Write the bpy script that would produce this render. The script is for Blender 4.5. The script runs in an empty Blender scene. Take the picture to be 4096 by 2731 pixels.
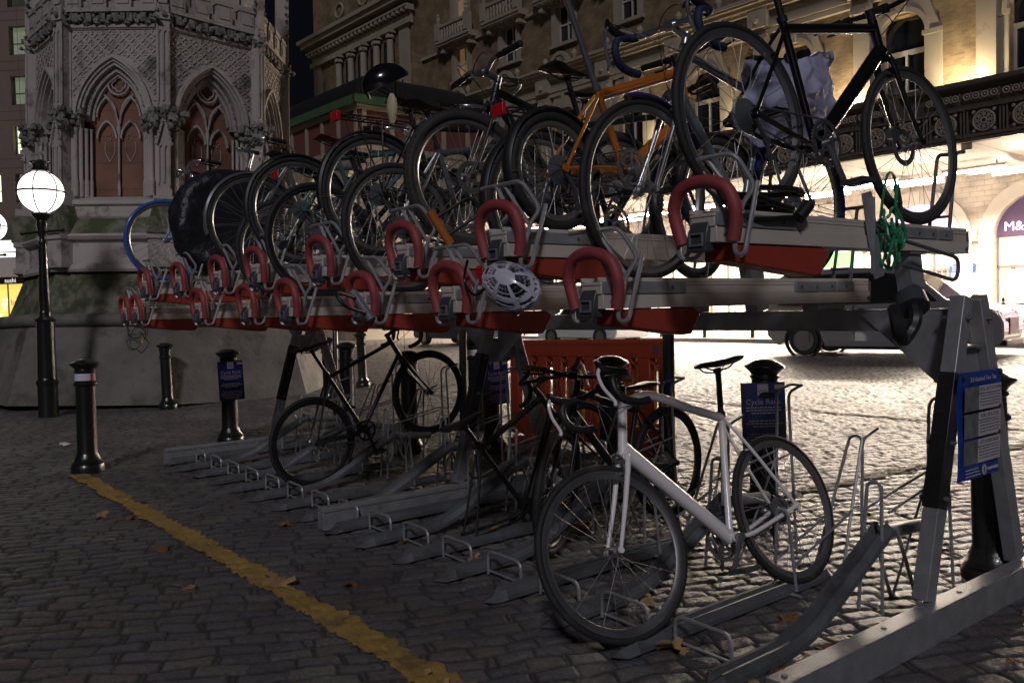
import bpy, bmesh, math, random
import numpy as np
from mathutils import Matrix, Vector, noise
sc = bpy.context.scene
PI = math.pi
# ------------------------------------------------------------------ camera
CAM = Vector((2.2338, -2.2538, 1.295))
cam_d = bpy.data.cameras.new('camera')
cam_d.sensor_width = 36.0
cam_d.lens = 3413.786/4096*36
cam_d.clip_start = 0.05
cam_d.clip_end = 2000
cam = bpy.data.objects.new('camera', cam_d)
sc.collection.objects.link(cam)
_r = Vector((0.617586, 0.786101, -0.025142)); _f = Vector((-0.786388, 0.616632, -0.036864)); _u = Vector((-0.013476, 0.042538, 0.999004))
cam.matrix_world = Matrix(((_r.x,_u.x,-_f.x,CAM.x),(_r.y,_u.y,-_f.y,CAM.y),(_r.z,_u.z,-_f.z,CAM.z),(0,0,0,1)))
sc.camera = cam
# ------------------------------------------------------------------ world, sun, exposure (night)
SUN_EL, SUN_AZ = math.radians(42), math.radians(248)
w = bpy.data.worlds.new('World'); sc.world = w; w.use_nodes = True
nt = w.node_tree; bg = nt.nodes['Background']
sky = nt.nodes.new('ShaderNodeTexSky'); sky.sky_type = 'NISHITA'; sky.sun_disc = False
sky.sun_elevation = math.radians(-7); sky.sun_rotation = math.radians(150)
mixn = nt.nodes.new('ShaderNodeMixRGB'); mixn.blend_type = 'ADD'; mixn.inputs[0].default_value = 1.0
mixn.inputs[2].default_value = (0.025, 0.027, 0.042, 1)
nt.links.new(sky.outputs[0], mixn.inputs[1]); nt.links.new(mixn.outputs[0], bg.inputs[0])
bg.inputs[1].default_value = 0.10
sd = bpy.data.lights.new('night_glow', 'SUN'); sd.energy = 0.86; sd.angle = math.radians(8); sd.color = (0.97, 0.93, 1.0)
sun = bpy.data.objects.new('night_glow', sd); sc.collection.objects.link(sun)
# soft light of the unseen square lamps, from behind the camera's left shoulder
_dir = Vector((-0.72, 0.66, -0.70)).normalized()
sun.rotation_euler = _dir.to_track_quat('-Z', 'Y').to_euler()
sc.view_settings.view_transform = 'Standard'; sc.view_settings.look = 'None'
sc.view_settings.exposure = 0.0; sc.view_settings.gamma = 1.0
# ------------------------------------------------------------------ materials
def _n(nt, t, **k):
    n = nt.nodes.new(t)
    for a, b in k.items(): setattr(n, a, b)
    return n
MATS = {}
def mat(name, col, rough=.5, metal=0., var=.15, vs=6., bump=0., bs=60., emit=None, es=0., dirt=None, coat=0., trans=0., spec=.5, alpha=1., rv=.0):
    m = bpy.data.materials.new(name); m.use_nodes = True; nt = m.node_tree
    p = nt.nodes['Principled BSDF']; L = nt.links.new
    p.inputs['Roughness'].default_value = rough; p.inputs['Metallic'].default_value = metal
    p.inputs['Coat Weight'].default_value = coat; p.inputs['Transmission Weight'].default_value = trans
    p.inputs['Specular IOR Level'].default_value = spec; p.inputs['Alpha'].default_value = alpha
    tc = _n(nt, 'ShaderNodeTexCoord')
    c = tuple(col) + (1,)
    nz = _n(nt, 'ShaderNodeTexNoise'); nz.inputs['Scale'].default_value = vs; nz.inputs['Detail'].default_value = 6
    L(tc.outputs['Object'], nz.inputs['Vector'])
    mx = _n(nt, 'ShaderNodeMixRGB'); L(nz.outputs[0], mx.inputs[0])
    mx.inputs[1].default_value = tuple(x*(1-var*1.6) for x in col)+(1,); mx.inputs[2].default_value = tuple(min(1,x*(1+var*1.6)) for x in col)+(1,)
    out = mx.outputs[0]
    if dirt:
        dc, dsn, thr = dirt
        n2 = _n(nt, 'ShaderNodeTexNoise'); n2.inputs['Scale'].default_value = dsn; n2.inputs['Detail'].default_value = 8; n2.inputs['Roughness'].default_value = .65
        L(tc.outputs['Object'], n2.inputs['Vector'])
        cr = _n(nt, 'ShaderNodeValToRGB'); cr.color_ramp.elements[0].position = thr; cr.color_ramp.elements[1].position = thr+.14
        L(n2.outputs[0], cr.inputs[0]); m2 = _n(nt, 'ShaderNodeMixRGB'); L(cr.outputs[0], m2.inputs[0]); L(out, m2.inputs[1]); m2.inputs[2].default_value = tuple(dc)+(1,)
        out = m2.outputs[0]
    L(out, p.inputs['Base Color'])
    if rv:
        mr = _n(nt, 'ShaderNodeMapRange'); mr.inputs[3].default_value = max(.02, rough-rv); mr.inputs[4].default_value = min(1, rough+rv)
        L(nz.outputs[0], mr.inputs[0]); L(mr.outputs[0], p.inputs['Roughness'])
    if bump:
        n3 = _n(nt, 'ShaderNodeTexNoise'); n3.inputs['Scale'].default_value = bs; n3.inputs['Detail'].default_value = 5
        L(tc.outputs['Object'], n3.inputs['Vector'])
        b = _n(nt, 'ShaderNodeBump'); b.inputs['Strength'].default_value = 1; b.inputs['Distance'].default_value = bump
        L(n3.outputs[0], b.inputs['Height']); L(b.outputs[0], p.inputs['Normal'])
    if emit:
        p.inputs['Emission Color'].default_value = tuple(emit)+(1,); p.inputs['Emission Strength'].default_value = es
    MATS[name] = m
    return m
def brick_mat(name, c1, c2, mortar, scale=1., bw=.22, bh=.075, rough=.85, plane='xz', bumpd=.008, ms=.012):
    m = bpy.data.materials.new(name); m.use_nodes = True; nt = m.node_tree; L = nt.links.new
    p = nt.nodes['Principled BSDF']; p.inputs['Roughness'].default_value = rough
    tc = _n(nt, 'ShaderNodeTexCoord'); sp = _n(nt, 'ShaderNodeSeparateXYZ'); cb = _n(nt, 'ShaderNodeCombineXYZ')
    L(tc.outputs['Object'], sp.inputs[0]); L(sp.outputs['XYZ'.index(plane[0].upper())], cb.inputs[0]); L(sp.outputs['XYZ'.index(plane[1].upper())], cb.inputs[1])
    bt = _n(nt, 'ShaderNodeTexBrick'); bt.inputs['Scale'].default_value = scale; bt.inputs['Brick Width'].default_value = bw; bt.inputs['Row Height'].default_value = bh
    bt.inputs['Mortar Size'].default_value = ms; bt.inputs['Mortar Smooth'].default_value = .3; bt.inputs['Bias'].default_value = -.1
    bt.inputs['Color1'].default_value = tuple(c1)+(1,); bt.inputs['Color2'].default_value = tuple(c2)+(1,); bt.inputs['Mortar'].default_value = tuple(mortar)+(1,)
    L(cb.outputs[0], bt.inputs['Vector'])
    nz = _n(nt, 'ShaderNodeTexNoise'); nz.inputs['Scale'].default_value = 1.3; nz.inputs['Detail'].default_value = 8; L(tc.outputs['Object'], nz.inputs['Vector'])
    mr = _n(nt, 'ShaderNodeMapRange'); mr.inputs[1].default_value=.3; mr.inputs[2].default_value=.7; mr.inputs[3].default_value = .55; mr.inputs[4].default_value = 1.25; L(nz.outputs[0], mr.inputs[0])
    hs = _n(nt, 'ShaderNodeMixRGB', blend_type='MULTIPLY'); hs.inputs[0].default_value = 1; L(bt.outputs[0], hs.inputs[1]); L(mr.outputs[0], hs.inputs[2])
    L(hs.outputs[0], p.inputs['Base Color'])
    b = _n(nt, 'ShaderNodeBump', invert=True); b.inputs['Distance'].default_value = bumpd; L(bt.outputs['Fac'], b.inputs['Height']); L(b.outputs[0], p.inputs['Normal'])
    MATS[name] = m
    return m
M_iron = mat('black_iron_paint', (.012,.014,.013), .28, 0, .3, 8, .0015, 90, coat=.3)
M_ironw = mat('worn_black_paint', (.016,.017,.017), .35, 0, .3, 8, .002, 60)
M_galv = mat('galvanised_steel', (.34,.35,.37), .42, .45, .22, 14, .0008, 160, rv=.12, dirt=((.16,.15,.14), 5, .62))
M_galvd = mat('weathered_galvanised_steel', (.13,.14,.155), .5, .4, .3, 9, .001, 120, rv=.12, dirt=((.07,.06,.05), 4, .56))
M_alu = mat('anodised_aluminium', (.60,.55,.49), .45, .12, .10, 5, .0005, 200, rv=.1, dirt=((.20,.18,.16), 7, .66))
M_foam = mat('red_foam_grip', (.29,.050,.058), .55, 0, .25, 18, .0012, 240, dirt=((.14,.03,.035), 10, .60))
M_redp = mat('red_powder_coat', (.34,.045,.028), .5, 0, .22, 7, .0005, 90, dirt=((.12,.025,.02), 6, .6))
M_dkpl = mat('dark_grey_plastic', (.05,.055,.065), .42, 0, .2, 12, .0004, 200)
M_ltpl = mat('grey_plastic', (.14,.15,.17), .45, 0, .2, 12)
M_rub = mat('tyre_rubber', (.018,.018,.019), .72, 0, .35, 10, .0008, 220, dirt=((.05,.047,.043), 5, .6))
M_rubw = mat('dusty_tyre_rubber', (.035,.033,.032), .75, 0, .3, 10, .001, 220)
M_blk = mat('gloss_black_paint', (.008,.008,.009), .18, 0, .3, 5, coat=.6)
M_mblk = mat('matt_black_paint', (.014,.014,.015), .45, 0, .3, 8)
M_chr = mat('polished_steel', (.62,.63,.66), .22, .9, .05, 6, rv=.08)
M_alus = mat('bare_aluminium', (.34,.35,.36), .38, .9, .1, 8, rv=.1)
M_spk = mat('stainless_spoke', (.20,.20,.21), .45, .7, .05)
M_dspk = mat('black_spoke', (.02,.02,.02), .3, .5, .05)
M_white = mat('white_frame_paint', (.82,.79,.80), .22, 0, .04, 4, coat=.5, dirt=((.35,.30,.27), 9, .66))
M_navy = mat('navy_bar_tape', (.012,.02,.06), .7, 0, .3, 20, .0015, 130)
M_teal = mat('pale_teal_paint', (.22,.28,.30), .25, .3, .1, 6, coat=.5)
M_orng = mat('orange_frame_paint', (.45,.13,.012), .25, 0, .1, 6, coat=.5)
M_green = mat('dark_green_paint', (.05,.13,.12), .3, 0, .1, 6, coat=.4)
M_blue = mat('blue_frame_paint', (.03,.12,.42), .28, 0, .1, 6, coat=.4)
M_grey = mat('grey_frame_paint', (.12,.13,.15), .3, .3, .15, 6, coat=.4)
M_indigo = mat('indigo_mudguard', (.02,.02,.16), .3, 0, .1, 6)
M_leath = mat('brown_leather', (.16,.05,.025), .45, 0, .25, 15, .001, 90)
M_sad = mat('black_saddle_vinyl', (.014,.014,.015), .38, 0, .2, 15, .0005, 150)
M_redl = mat('red_reflector', (.55,.01,.015), .12, 0, .1, 60, .002, 300, coat=.6)
M_orl = mat('amber_reflector', (.8,.22,.02), .15, 0, .1, 60, coat=.6)
M_yel = mat('yellow_rubber', (.7,.55,.02), .45)
M_grn = mat('green_cable_sleeve', (.01,.22,.09), .35, 0, .15, 12, coat=.3)
M_cab = mat('black_cable', (.012,.012,.012), .4)
M_tape = mat('brown_grip_leather', (.12,.05,.025), .6, 0, .2, 20)
M_glass = mat('clear_glass', (.9,.95,.95), .05, 0, 0, trans=.9)
# ------------------------------------------------------------------ mesh builder
def smooth(pts, n=6, closed=False):
    P = [Vector(p) for p in pts]; out = []; N = len(P)
    rng = range(N) if closed else range(N-1)
    for i in rng:
        p0 = P[(i-1) % N] if (closed or i > 0) else P[0]; p1 = P[i]; p2 = P[(i+1) % N]
        p3 = P[(i+2) % N] if (closed or i+2 < N) else P[-1]
        for k in range(n):
            t = k/n; t2 = t*t; t3 = t2*t
            out.append(.5*((2*p1)+(-p0+p2)*t+(2*p0-5*p1+4*p2-p3)*t2+(-p0+3*p1-3*p2+p3)*t3))
    if not closed: out.append(P[-1])
    return out
def bend(pts, r, n=5):
    """polyline with rounded corners of radius r"""
    P = [Vector(p) for p in pts]; out = [P[0]]
    for i in range(1, len(P)-1):
        a, b, c = P[i-1], P[i], P[i+1]
        u = (a-b); v = (c-b); rr = min(r, u.length*.49, v.length*.49); u.normalize(); v.normalize()
        s, e = b+u*rr, b+v*rr
        for k in range(n+1):
            t = k/n; out.append(s*(1-t)**2 + b*2*t*(1-t) + e*t*t)
    out.append(P[-1]); return out
class MB:
    def __init__(s): s.v = []; s.f = []; s.xf = None
    def add(s, vs, fs):
        o = len(s.v); s.v += [tuple(v) for v in vs]; s.f += [tuple(i+o for i in f) for f in fs]; return s
    def box(s, c, d, rot=None):
        x, y, z = d[0]/2, d[1]/2, d[2]/2; c = Vector(c)
        vs = [Vector((i, j, k)) for i in (-x, x) for j in (-y, y) for k in (-z, z)]
        if rot is not None: vs = [rot @ v for v in vs]
        return s.add([v+c for v in vs], [(0,1,3,2),(4,6,7,5),(0,4,5,1),(2,3,7,6),(0,2,6,4),(1,5,7,3)])
    def bb(s, x0, x1, y0, y1, z0, z1):
        return s.box(((x0+x1)/2, (y0+y1)/2, (z0+z1)/2), (abs(x1-x0), abs(y1-y0), abs(z1-z0)))
    def bar(s, a, b, wx, wy, up=(0,0,1)):
        """rectangular bar from a to b; wx across, wy along 'up'"""
        a, b = Vector(a), Vector(b); d = b-a; L = d.length; d.normalize(); upv = Vector(up)
        x = d.cross(upv)
        if x.length < 1e-4: x = d.cross(Vector((1,0,0)))
        x.normalize(); y = x.cross(d); R = Matrix((x, y, d)).transposed()
        return s.box((a+b)/2, (wx, wy, L), R)
    def tube(s, pts, r, n=8, closed=False, rs=None, cap=True):
        P = [Vector(p) for p in pts]; N = len(P)
        if N < 2: return s
        T = []
        for i in range(N):
            if closed: t = P[(i+1) % N]-P[i-1]
            else: t = P[min(i+1, N-1)]-P[max(i-1, 0)]
            if t.length < 1e-9: t = Vector((0,0,1))
            T.append(t.normalized())
        up = Vector((0,0,1)) if abs(T[0].z) < .9 else Vector((1,0,0))
        x = T[0].cross(up).normalized(); vs = []
        for i in range(N):
            x = (x - T[i]*x.dot(T[i]))
            if x.length < 1e-6: x = T[i].orthogonal()
            x.normalize(); y = T[i].cross(x); rr = rs[i] if rs else r
            for k in range(n):
                a = 2*PI*k/n; vs.append(P[i]+x*math.cos(a)*rr+y*math.sin(a)*rr)
        fs = []
        for i in range(N if closed else N-1):
            j = (i+1) % N
            for k in range(n): fs.append((i*n+k, i*n+(k+1) % n, j*n+(k+1) % n, j*n+k))
        if cap and not closed:
            fs.append(tuple(range(n-1, -1, -1))); fs.append(tuple((N-1)*n+k for k in range(n)))
        return s.add(vs, fs)
    def cyl(s, a, b, r0, r1=None, n=12): return s.tube([a, b], r0, n, rs=[r0, r0 if r1 is None else r1])
    def lathe(s, prof, o=(0,0,0), axis='z', n=24, closed=False, sx=1.):
        vs = []; m = len(prof); o = Vector(o)
        for k in range(n):
            a = 2*PI*k/n; ca, sa = math.cos(a), math.sin(a)
            for r, h in prof:
                if axis == 'z': v = Vector((r*ca, r*sa, h))
                elif axis == 'y': v = Vector((r*ca, h, r*sa))
                else: v = Vector((h, r*ca, r*sa))
                vs.append(v+o)
        fs = []
        for k in range(n):
            q = (k+1) % n
            for i in range(m if closed else m-1):
                j = (i+1) % m; fs.append((k*m+i, q*m+i, q*m+j, k*m+j))
        if not closed:
            if prof[0][0] > 1e-5: fs.append(tuple(k*m for k in range(n))[::-1])
            if prof[-1][0] > 1e-5: fs.append(tuple(k*m+m-1 for k in range(n)))
        return s.add(vs, fs)
    def ball(s, c, r, n=8, sc_=(1,1,1), jit=0., rnd=random):
        prof = []; c = Vector(c); vs = []; m = max(3, n//2+1)
        for i in range(m):
            t = PI*i/(m-1)
            for k in range(n):
                a = 2*PI*k/n; j = 1+jit*(rnd.random()-.5)*2
                vs.append(c+Vector((math.sin(t)*math.cos(a)*r*sc_[0], math.sin(t)*math.sin(a)*r*sc_[1], math.cos(t)*r*sc_[2]))*j if jit == 0 else c+Vector((math.sin(t)*math.cos(a)*r*sc_[0]*j, math.sin(t)*math.sin(a)*r*sc_[1]*j, math.cos(t)*r*sc_[2]*j)))
        fs = [(i*n+k, (i+1)*n+k, (i+1)*n+(k+1) % n, i*n+(k+1) % n) for i in range(m-1) for k in range(n)]
        return s.add(vs, fs)
    def prism(s, poly, h0, h1, axis='z'):
        """extrude a 2D polygon along an axis: 'z':(x,y) 'y':(x,z) 'x':(y,z)"""
        def P(a, b, h): return (a, b, h) if axis == 'z' else ((a, h, b) if axis == 'y' else (h, a, b))
        n = len(poly); vs = [P(a, b, h0) for a, b in poly]+[P(a, b, h1) for a, b in poly]
        fs = [tuple(range(n-1, -1, -1)), tuple(range(n, 2*n))]+[(i, (i+1) % n, n+(i+1) % n, n+i) for i in range(n)]
        return s.add(vs, fs)
    def band(s, A, B, y0, y1):
        """solid strip between two equal-length (x,z) lines, from depth y0 to y1"""
        n = len(A); vs = []
        for (a, b) in zip(A, B): vs += [(a[0], y0, a[1]), (b[0], y0, b[1]), (b[0], y1, b[1]), (a[0], y1, a[1])]
        fs = []
        for i in range(n-1):
            o = i*4; q = o+4
            for k in range(4): fs.append((o+k, o+(k+1) % 4, q+(k+1) % 4, q+k))
        fs += [(0,3,2,1), ((n-1)*4, (n-1)*4+1, (n-1)*4+2, (n-1)*4+3)]
        return s.add(vs, fs)
    def loft(s, rings, cap=True):
        n = len(rings[0]); vs = [v for r in rings for v in r]; m = len(rings)
        fs = [(i*n+k, i*n+(k+1) % n, (i+1)*n+(k+1) % n, (i+1)*n+k) for i in range(m-1) for k in range(n)]
        if cap: fs += [tuple(range(n-1, -1, -1)), tuple((m-1)*n+k for k in range(n))]
        return s.add(vs, fs)
    def mesh(s, name, m, ang=38, fix=True):
        me = bpy.data.meshes.new(name)
        vs = s.v if s.xf is None else [tuple(s.xf @ Vector(v)) for v in s.v]
        me.from_pydata(vs, [], s.f)
        if me.validate(): print('INVALID MESH', name, len(s.v), max(max(f) for f in s.f))
        if m: me.materials.append(m)
        if fix:
            bm = bmesh.new(); bm.from_mesh(me); bmesh.ops.recalc_face_normals(bm, faces=bm.faces); bm.to_mesh(me); bm.free()
        me.polygons.foreach_set('use_smooth', [True]*len(me.polygons))
        me.set_sharp_from_angle(angle=math.radians(ang)); me.update()
        return me
    def build(s, name, m, parent=None, ang=38, bev=0., loc=None, fix=True):
        me = s.mesh(name, m, ang, fix); o = bpy.data.objects.new(name, me); sc.collection.objects.link(o)
        if parent: o.parent = parent
        if loc is not None: o.location = loc
        if bev:
            b = o.modifiers.new('bevel', 'BEVEL'); b.width = bev; b.segments = 2; b.limit_method = 'ANGLE'; b.angle_limit = math.radians(40)
        return o
def tag(o, label=None, cat=None, group=None, kind=None):
    if label: o['label'] = label
    if cat: o['category'] = cat
    if group: o['group'] = group
    if kind: o['kind'] = kind
    return o
def thing(name, label, cat, loc=(0,0,0), rot=(0,0,0), group=None):
    o = bpy.data.objects.new(name, None); sc.collection.objects.link(o); o.empty_display_size = .2
    o.location = loc; o.rotation_euler = rot
    return tag(o, label, cat, group)
def place(name, me, parent=None, loc=(0,0,0), mtx=None):
    o = bpy.data.objects.new(name, me); sc.collection.objects.link(o)
    if parent: o.parent = parent
    if mtx is not None: o.matrix_local = mtx
    else: o.location = loc
    return o
def copy_tree(o, parent=None):
    c = o.copy(); sc.collection.objects.link(c); c.parent = parent
    for ch in o.children: copy_tree(ch, c)
    return c
TILT = (-.036, -.018)     # the square slopes a little: true vertical in this ground-aligned frame
def text(name, s, size, m, parent, mtx, ext=.004, align='CENTER'):
    cu = bpy.data.curves.new(name, 'FONT'); cu.body = s; cu.size = size; cu.extrude = ext; cu.align_x = align; cu.align_y = 'CENTER'; cu.resolution_u = 3
    t = bpy.data.objects.new(name, cu); sc.collection.objects.link(t)
    dg = bpy.context.evaluated_depsgraph_get(); me = bpy.data.meshes.new_from_object(t.evaluated_get(dg)); me.name = name
    bpy.data.objects.remove(t); me.materials.clear(); me.materials.append(m)
    return place(name, me, parent, mtx=mtx)
def ORD(i): return ['first','second','third','fourth','fifth','sixth','seventh','eighth','ninth','tenth','eleventh','twelfth','thirteenth','fourteenth','fifteenth','sixteenth'][i]
rnd = random.Random(7)
# ------------------------------------------------------------------ ground: setts
SL, SW = .168, .098
SA = math.radians(66)      # direction of the long side of the setts
def hsh(a, b, k=0.):
    v = np.sin(a*127.1+b*311.7+k*74.7)*43758.5453
    return v-np.floor(v)
def sett(x, y):
    """height, tone and joint mask of the sett paving at x, y (arrays)"""
    wx = .05*np.sin(x*1.7+y*.9)+.03*np.sin(y*3.1-x*1.3)+.010*np.sin(x*13+y*9)+.006*np.sin(y*31-x*17); wy = .05*np.sin(y*1.5-x*.7)+.03*np.sin(x*2.7+y)+.010*np.sin(y*14-x*8)+.006*np.sin(x*29+y*23)
    X, Y = x+wx, y+wy
    p = X*math.cos(SA)+Y*math.sin(SA); q = -X*math.sin(SA)+Y*math.cos(SA)
    row = np.floor(q/SW); off = hsh(row, 3.)
    jl = .26*(hsh(row, np.floor(p/SL+off), 5.)-.5)
    c = p/SL+off+jl; col = np.floor(c); fx = c-col; fy = q/SW-row
    a = hsh(row, col, 1.); b = hsh(row, col, 2.); t = hsh(row, col, 3.); s = hsh(row, col, 4.)
    ex = np.minimum(fx, 1-fx)*SL; ey = np.minimum(fy, 1-fy)*SW
    e = np.minimum(ex, ey)-.004*(hsh(row, col, 9.))
    e = np.maximum(e, 0); rad = .016+.014*s
    prof = 1-np.clip(1-e/rad, 0, 1)**2
    dome = 1-.35*((fx-.5)**2+(fy-.5)**2)*2
    h = -.014+.011*prof*dome+.006*(a-.5)+.009*(b-.5)*(fx-.5)+.009*(t-.5)*(fy-.5)
    h += .0016*np.sin(x*53+y*31)*np.sin(y*61-x*47)+.0010*np.sin(x*131-y*97)*np.sin(y*149+x*71)
    h += .010*np.sin(x*.9+.4)*np.sin(y*.8)
    return h, t, np.clip(e/.012, 0, 1)
def fade(x, y):
    d = np.sqrt((x-CAM.x)**2+(y-CAM.y)**2); return np.clip(1-(d-20)/22, .0, 1)
def grid_mesh(name, X, Y, Z, attrs, keep=None):
    nr, na = X.shape; me = bpy.data.meshes.new(name)
    co = np.stack([X, Y, Z], -1).reshape(-1, 3).astype(np.float32)
    i = np.arange((nr-1)*(na-1)); r = i//(na-1); c = i % (na-1); a = r*na+c
    q = np.stack([a, a+1, a+na+1, a+na], 1)
    if keep is not None:
        k = keep.reshape(-1)[q].all(1); q = q[k]
        used = np.unique(q); mp = -np.ones(len(co), int); mp[used] = np.arange(len(used)); q = mp[q]; co = co[used]; attrs = {n: v.reshape(-1)[used] for n, v in attrs.items()}
    me.vertices.add(len(co)); me.vertices.foreach_set('co', co.ravel())
    me.loops.add(q.size); me.loops.foreach_set('vertex_index', q.ravel().astype(np.int32))
    me.polygons.add(len(q)); me.polygons.foreach_set('loop_start', (np.arange(len(q))*4).astype(np.int32))
    me.polygons.foreach_set('use_smooth', np.ones(len(q), bool))
    me.update(calc_edges=True)
    for n, v in attrs.items():
        at = me.attributes.new(n, 'FLOAT', 'POINT'); at.data.foreach_set('value', v.reshape(-1).astype(np.float32))
    o = bpy.data.objects.new(name, me); sc.collection.objects.link(o)
    return o
def _ground():
    az0 = math.atan2(_f.y, _f.x)
    fine = np.arange(-37, 37.01, .135)
    ang = np.concatenate([np.arange(-180, -37, 4.), fine, np.arange(40, 181, 4.)]); ang[-1] = 180
    rr = [.0, .3, .7, 1.1, 1.5, 1.8]
    r = 2.1
    while r < 34: rr.append(r); r *= 1.0038
    while r < 900: rr.append(r); r *= 1.25
    rr = np.array(rr)
    A, Rr = np.meshgrid(np.radians(ang)+az0, rr)
    X = CAM.x+Rr*np.cos(A); Y = CAM.y+Rr*np.sin(A)
    h, t, g = sett(X, Y); fd = fade(X, Y); Z = h*fd-.008*(1-fd)
    o = grid_mesh('cobbled_ground', X, Y, Z, {'tone': t, 'gap': 1-(1-g)*fd})
    o.data.flip_normals()
    tag(o, kind='structure')
    m = bpy.data.materials.new('granite_setts'); m.use_nodes = True; nt = m.node_tree; L = nt.links.new; p = nt.nodes['Principled BSDF']
    at = _n(nt, 'ShaderNodeAttribute', attribute_name='tone'); ag = _n(nt, 'ShaderNodeAttribute', attribute_name='gap')
    tc = _n(nt, 'ShaderNodeTexCoord')
    cr = _n(nt, 'ShaderNodeValToRGB'); e = cr.color_ramp.elements
    e[0].color = (.078,.080,.098,1); e[1].color = (.135,.127,.122,1)
    for ps, c in ((.3,(.102,.094,.096,1)), (.5,(.100,.100,.112,1)), (.7,(.112,.092,.090,1)), (.85,(.094,.090,.094,1))):
        k = e.new(ps); k.color = c
    L(at.outputs['Fac'], cr.inputs[0])
    nz = _n(nt, 'ShaderNodeTexNoise'); nz.inputs['Scale'].default_value = 1.1; nz.inputs['Detail'].default_value = 9; L(tc.outputs['Object'], nz.inputs['Vector'])
    n2 = _n(nt, 'ShaderNodeTexNoise'); n2.inputs['Scale'].default_value = 42; n2.inputs['Detail'].default_value = 9; n2.inputs['Roughness'].default_value = .68; L(tc.outputs['Object'], n2.inputs['Vector'])
    mr = _n(nt, 'ShaderNodeMapRange'); mr.inputs[1].default_value=.3; mr.inputs[2].default_value=.7; mr.inputs[3].default_value = .8; mr.inputs[4].default_value = 1.6; L(nz.outputs[0], mr.inputs[0])
    m3 = _n(nt, 'ShaderNodeMapRange'); m3.inputs[1].default_value=.3; m3.inputs[2].default_value=.7; m3.inputs[3].default_value = .75; m3.inputs[4].default_value = 1.25; L(n2.outputs[0], m3.inputs[0])
    a1 = _n(nt, 'ShaderNodeMixRGB', blend_type='MULTIPLY'); a1.inputs[0].default_value = 1; L(cr.outputs[0], a1.inputs[1]); L(mr.outputs[0], a1.inputs[2])
    a2 = _n(nt, 'ShaderNodeMixRGB', blend_type='MULTIPLY'); a2.inputs[0].default_value = 1; L(a1.outputs[0], a2.inputs[1]); L(m3.outputs[0], a2.inputs[2])
    jt = _n(nt, 'ShaderNodeMixRGB'); jt.inputs[1].default_value = (.040,.038,.034,1); L(ag.outputs['Fac'], jt.inputs[0]); L(a2.outputs[0], jt.inputs[2])
    L(jt.outputs[0], p.inputs['Base Color'])
    rg = _n(nt, 'ShaderNodeMapRange'); rg.inputs[3].default_value = .9; rg.inputs[4].default_value = .33; L(ag.outputs['Fac'], rg.inputs[0])
    r2 = _n(nt, 'ShaderNodeMath', operation='ADD'); r3 = _n(nt, 'ShaderNodeMapRange'); r3.inputs[3].default_value = -.1; r3.inputs[4].default_value = .2; L(nz.outputs[0], r3.inputs[0]); L(rg.outputs[0], r2.inputs[0]); L(r3.outputs[0], r2.inputs[1]); L(r2.outputs[0], p.inputs['Roughness'])
    b = _n(nt, 'ShaderNodeBump'); b.inputs['Distance'].default_value = .012; L(n2.outputs[0], b.inputs['Height']); L(b.outputs[0], p.inputs['Normal'])
    p.inputs['Specular IOR Level'].default_value = .5
    o.data.materials.append(m)
_ground()
def paint_line(name, a, b, wdt, m, step=.02, wear=.0, seed=0.):
    a = np.array(a); b = np.array(b); d = b-a; Ln = np.hypot(*d); d = d/Ln; nrm = np.array([-d[1], d[0]])
    s = np.arange(0, Ln, step); t = np.arange(-wdt*.62, wdt*.62, .008)
    S, T = np.meshgrid(s, t); X = a[0]+S*d[0]+T*nrm[0]; Y = a[1]+S*d[1]+T*nrm[1]
    h, tn, g = sett(X, Y); fd = fade(X, Y)
    edge = wdt*.5+.008*np.sin(S*7+seed)+.007*np.sin(S*19)+.006*np.sin(S*61+T*90)+.012*(tn-.5)-.012*(1-g)
    n2 = np.sin(X*17+seed)*np.sin(Y*19)+np.sin(X*41+Y*13)*np.sin(Y*37-X*9)*.8+.4*np.sin(X*97)*np.sin(Y*89)
    keep = (np.abs(T) < edge) & (n2 > -2.4+wear*1.6) & (g >= wear*.45)
    Z = h*fd-.008*(1-fd)+.0080
    o = grid_mesh(name, X, Y, Z, {'tone': tn}, keep); o.data.materials.append(m); tag(o, kind='structure')
M_ylw = mat('worn_yellow_road_paint', (.33,.215,.060), .65, 0, .40, 7, .008, 40, dirt=((.15,.11,.06), 5, .53))
M_ylf = mat('faded_yellow_road_paint', (.19,.145,.07), .7, 0, .3, 5, .002, 120, dirt=((.09,.08,.05), 3.5, .5))
paint_line('yellow_bay_line', (-5.75,-.73), (3.2,-.60), .155, M_ylw)
paint_line('yellow_far_bay_line', (-1.2,2.3), (-.62,8.5), .14, M_ylf, wear=.7, seed=2.)
paint_line('yellow_rear_bay_line', (-9.0,6.9), (-.62,6.75), .14, M_ylf, wear=.7, seed=5.)
# far kerb and pavement in front of the hotel
m_pav = brick_mat('york_stone_paving', (.30,.28,.25), (.36,.33,.29), (.12,.11,.1), 1, .75, .6, .8, 'xy', .004, .012)
m_kerb = mat('granite_kerb', (.30,.28,.26), .7, 0, .2, 2, .002, 40)
o = MB().bb(-80, 40, 21.74, 34, -.2, .13).build('pavement', m_pav); tag(o, kind='structure')
k = MB()
for i in range(110): k.bb(-80+i*1.0+.004, -79+i*1.0-.004, 21.5, 21.735, -.2, .135)
tag(k.build('kerb', m_kerb, bev=.012), kind='structure')
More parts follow.
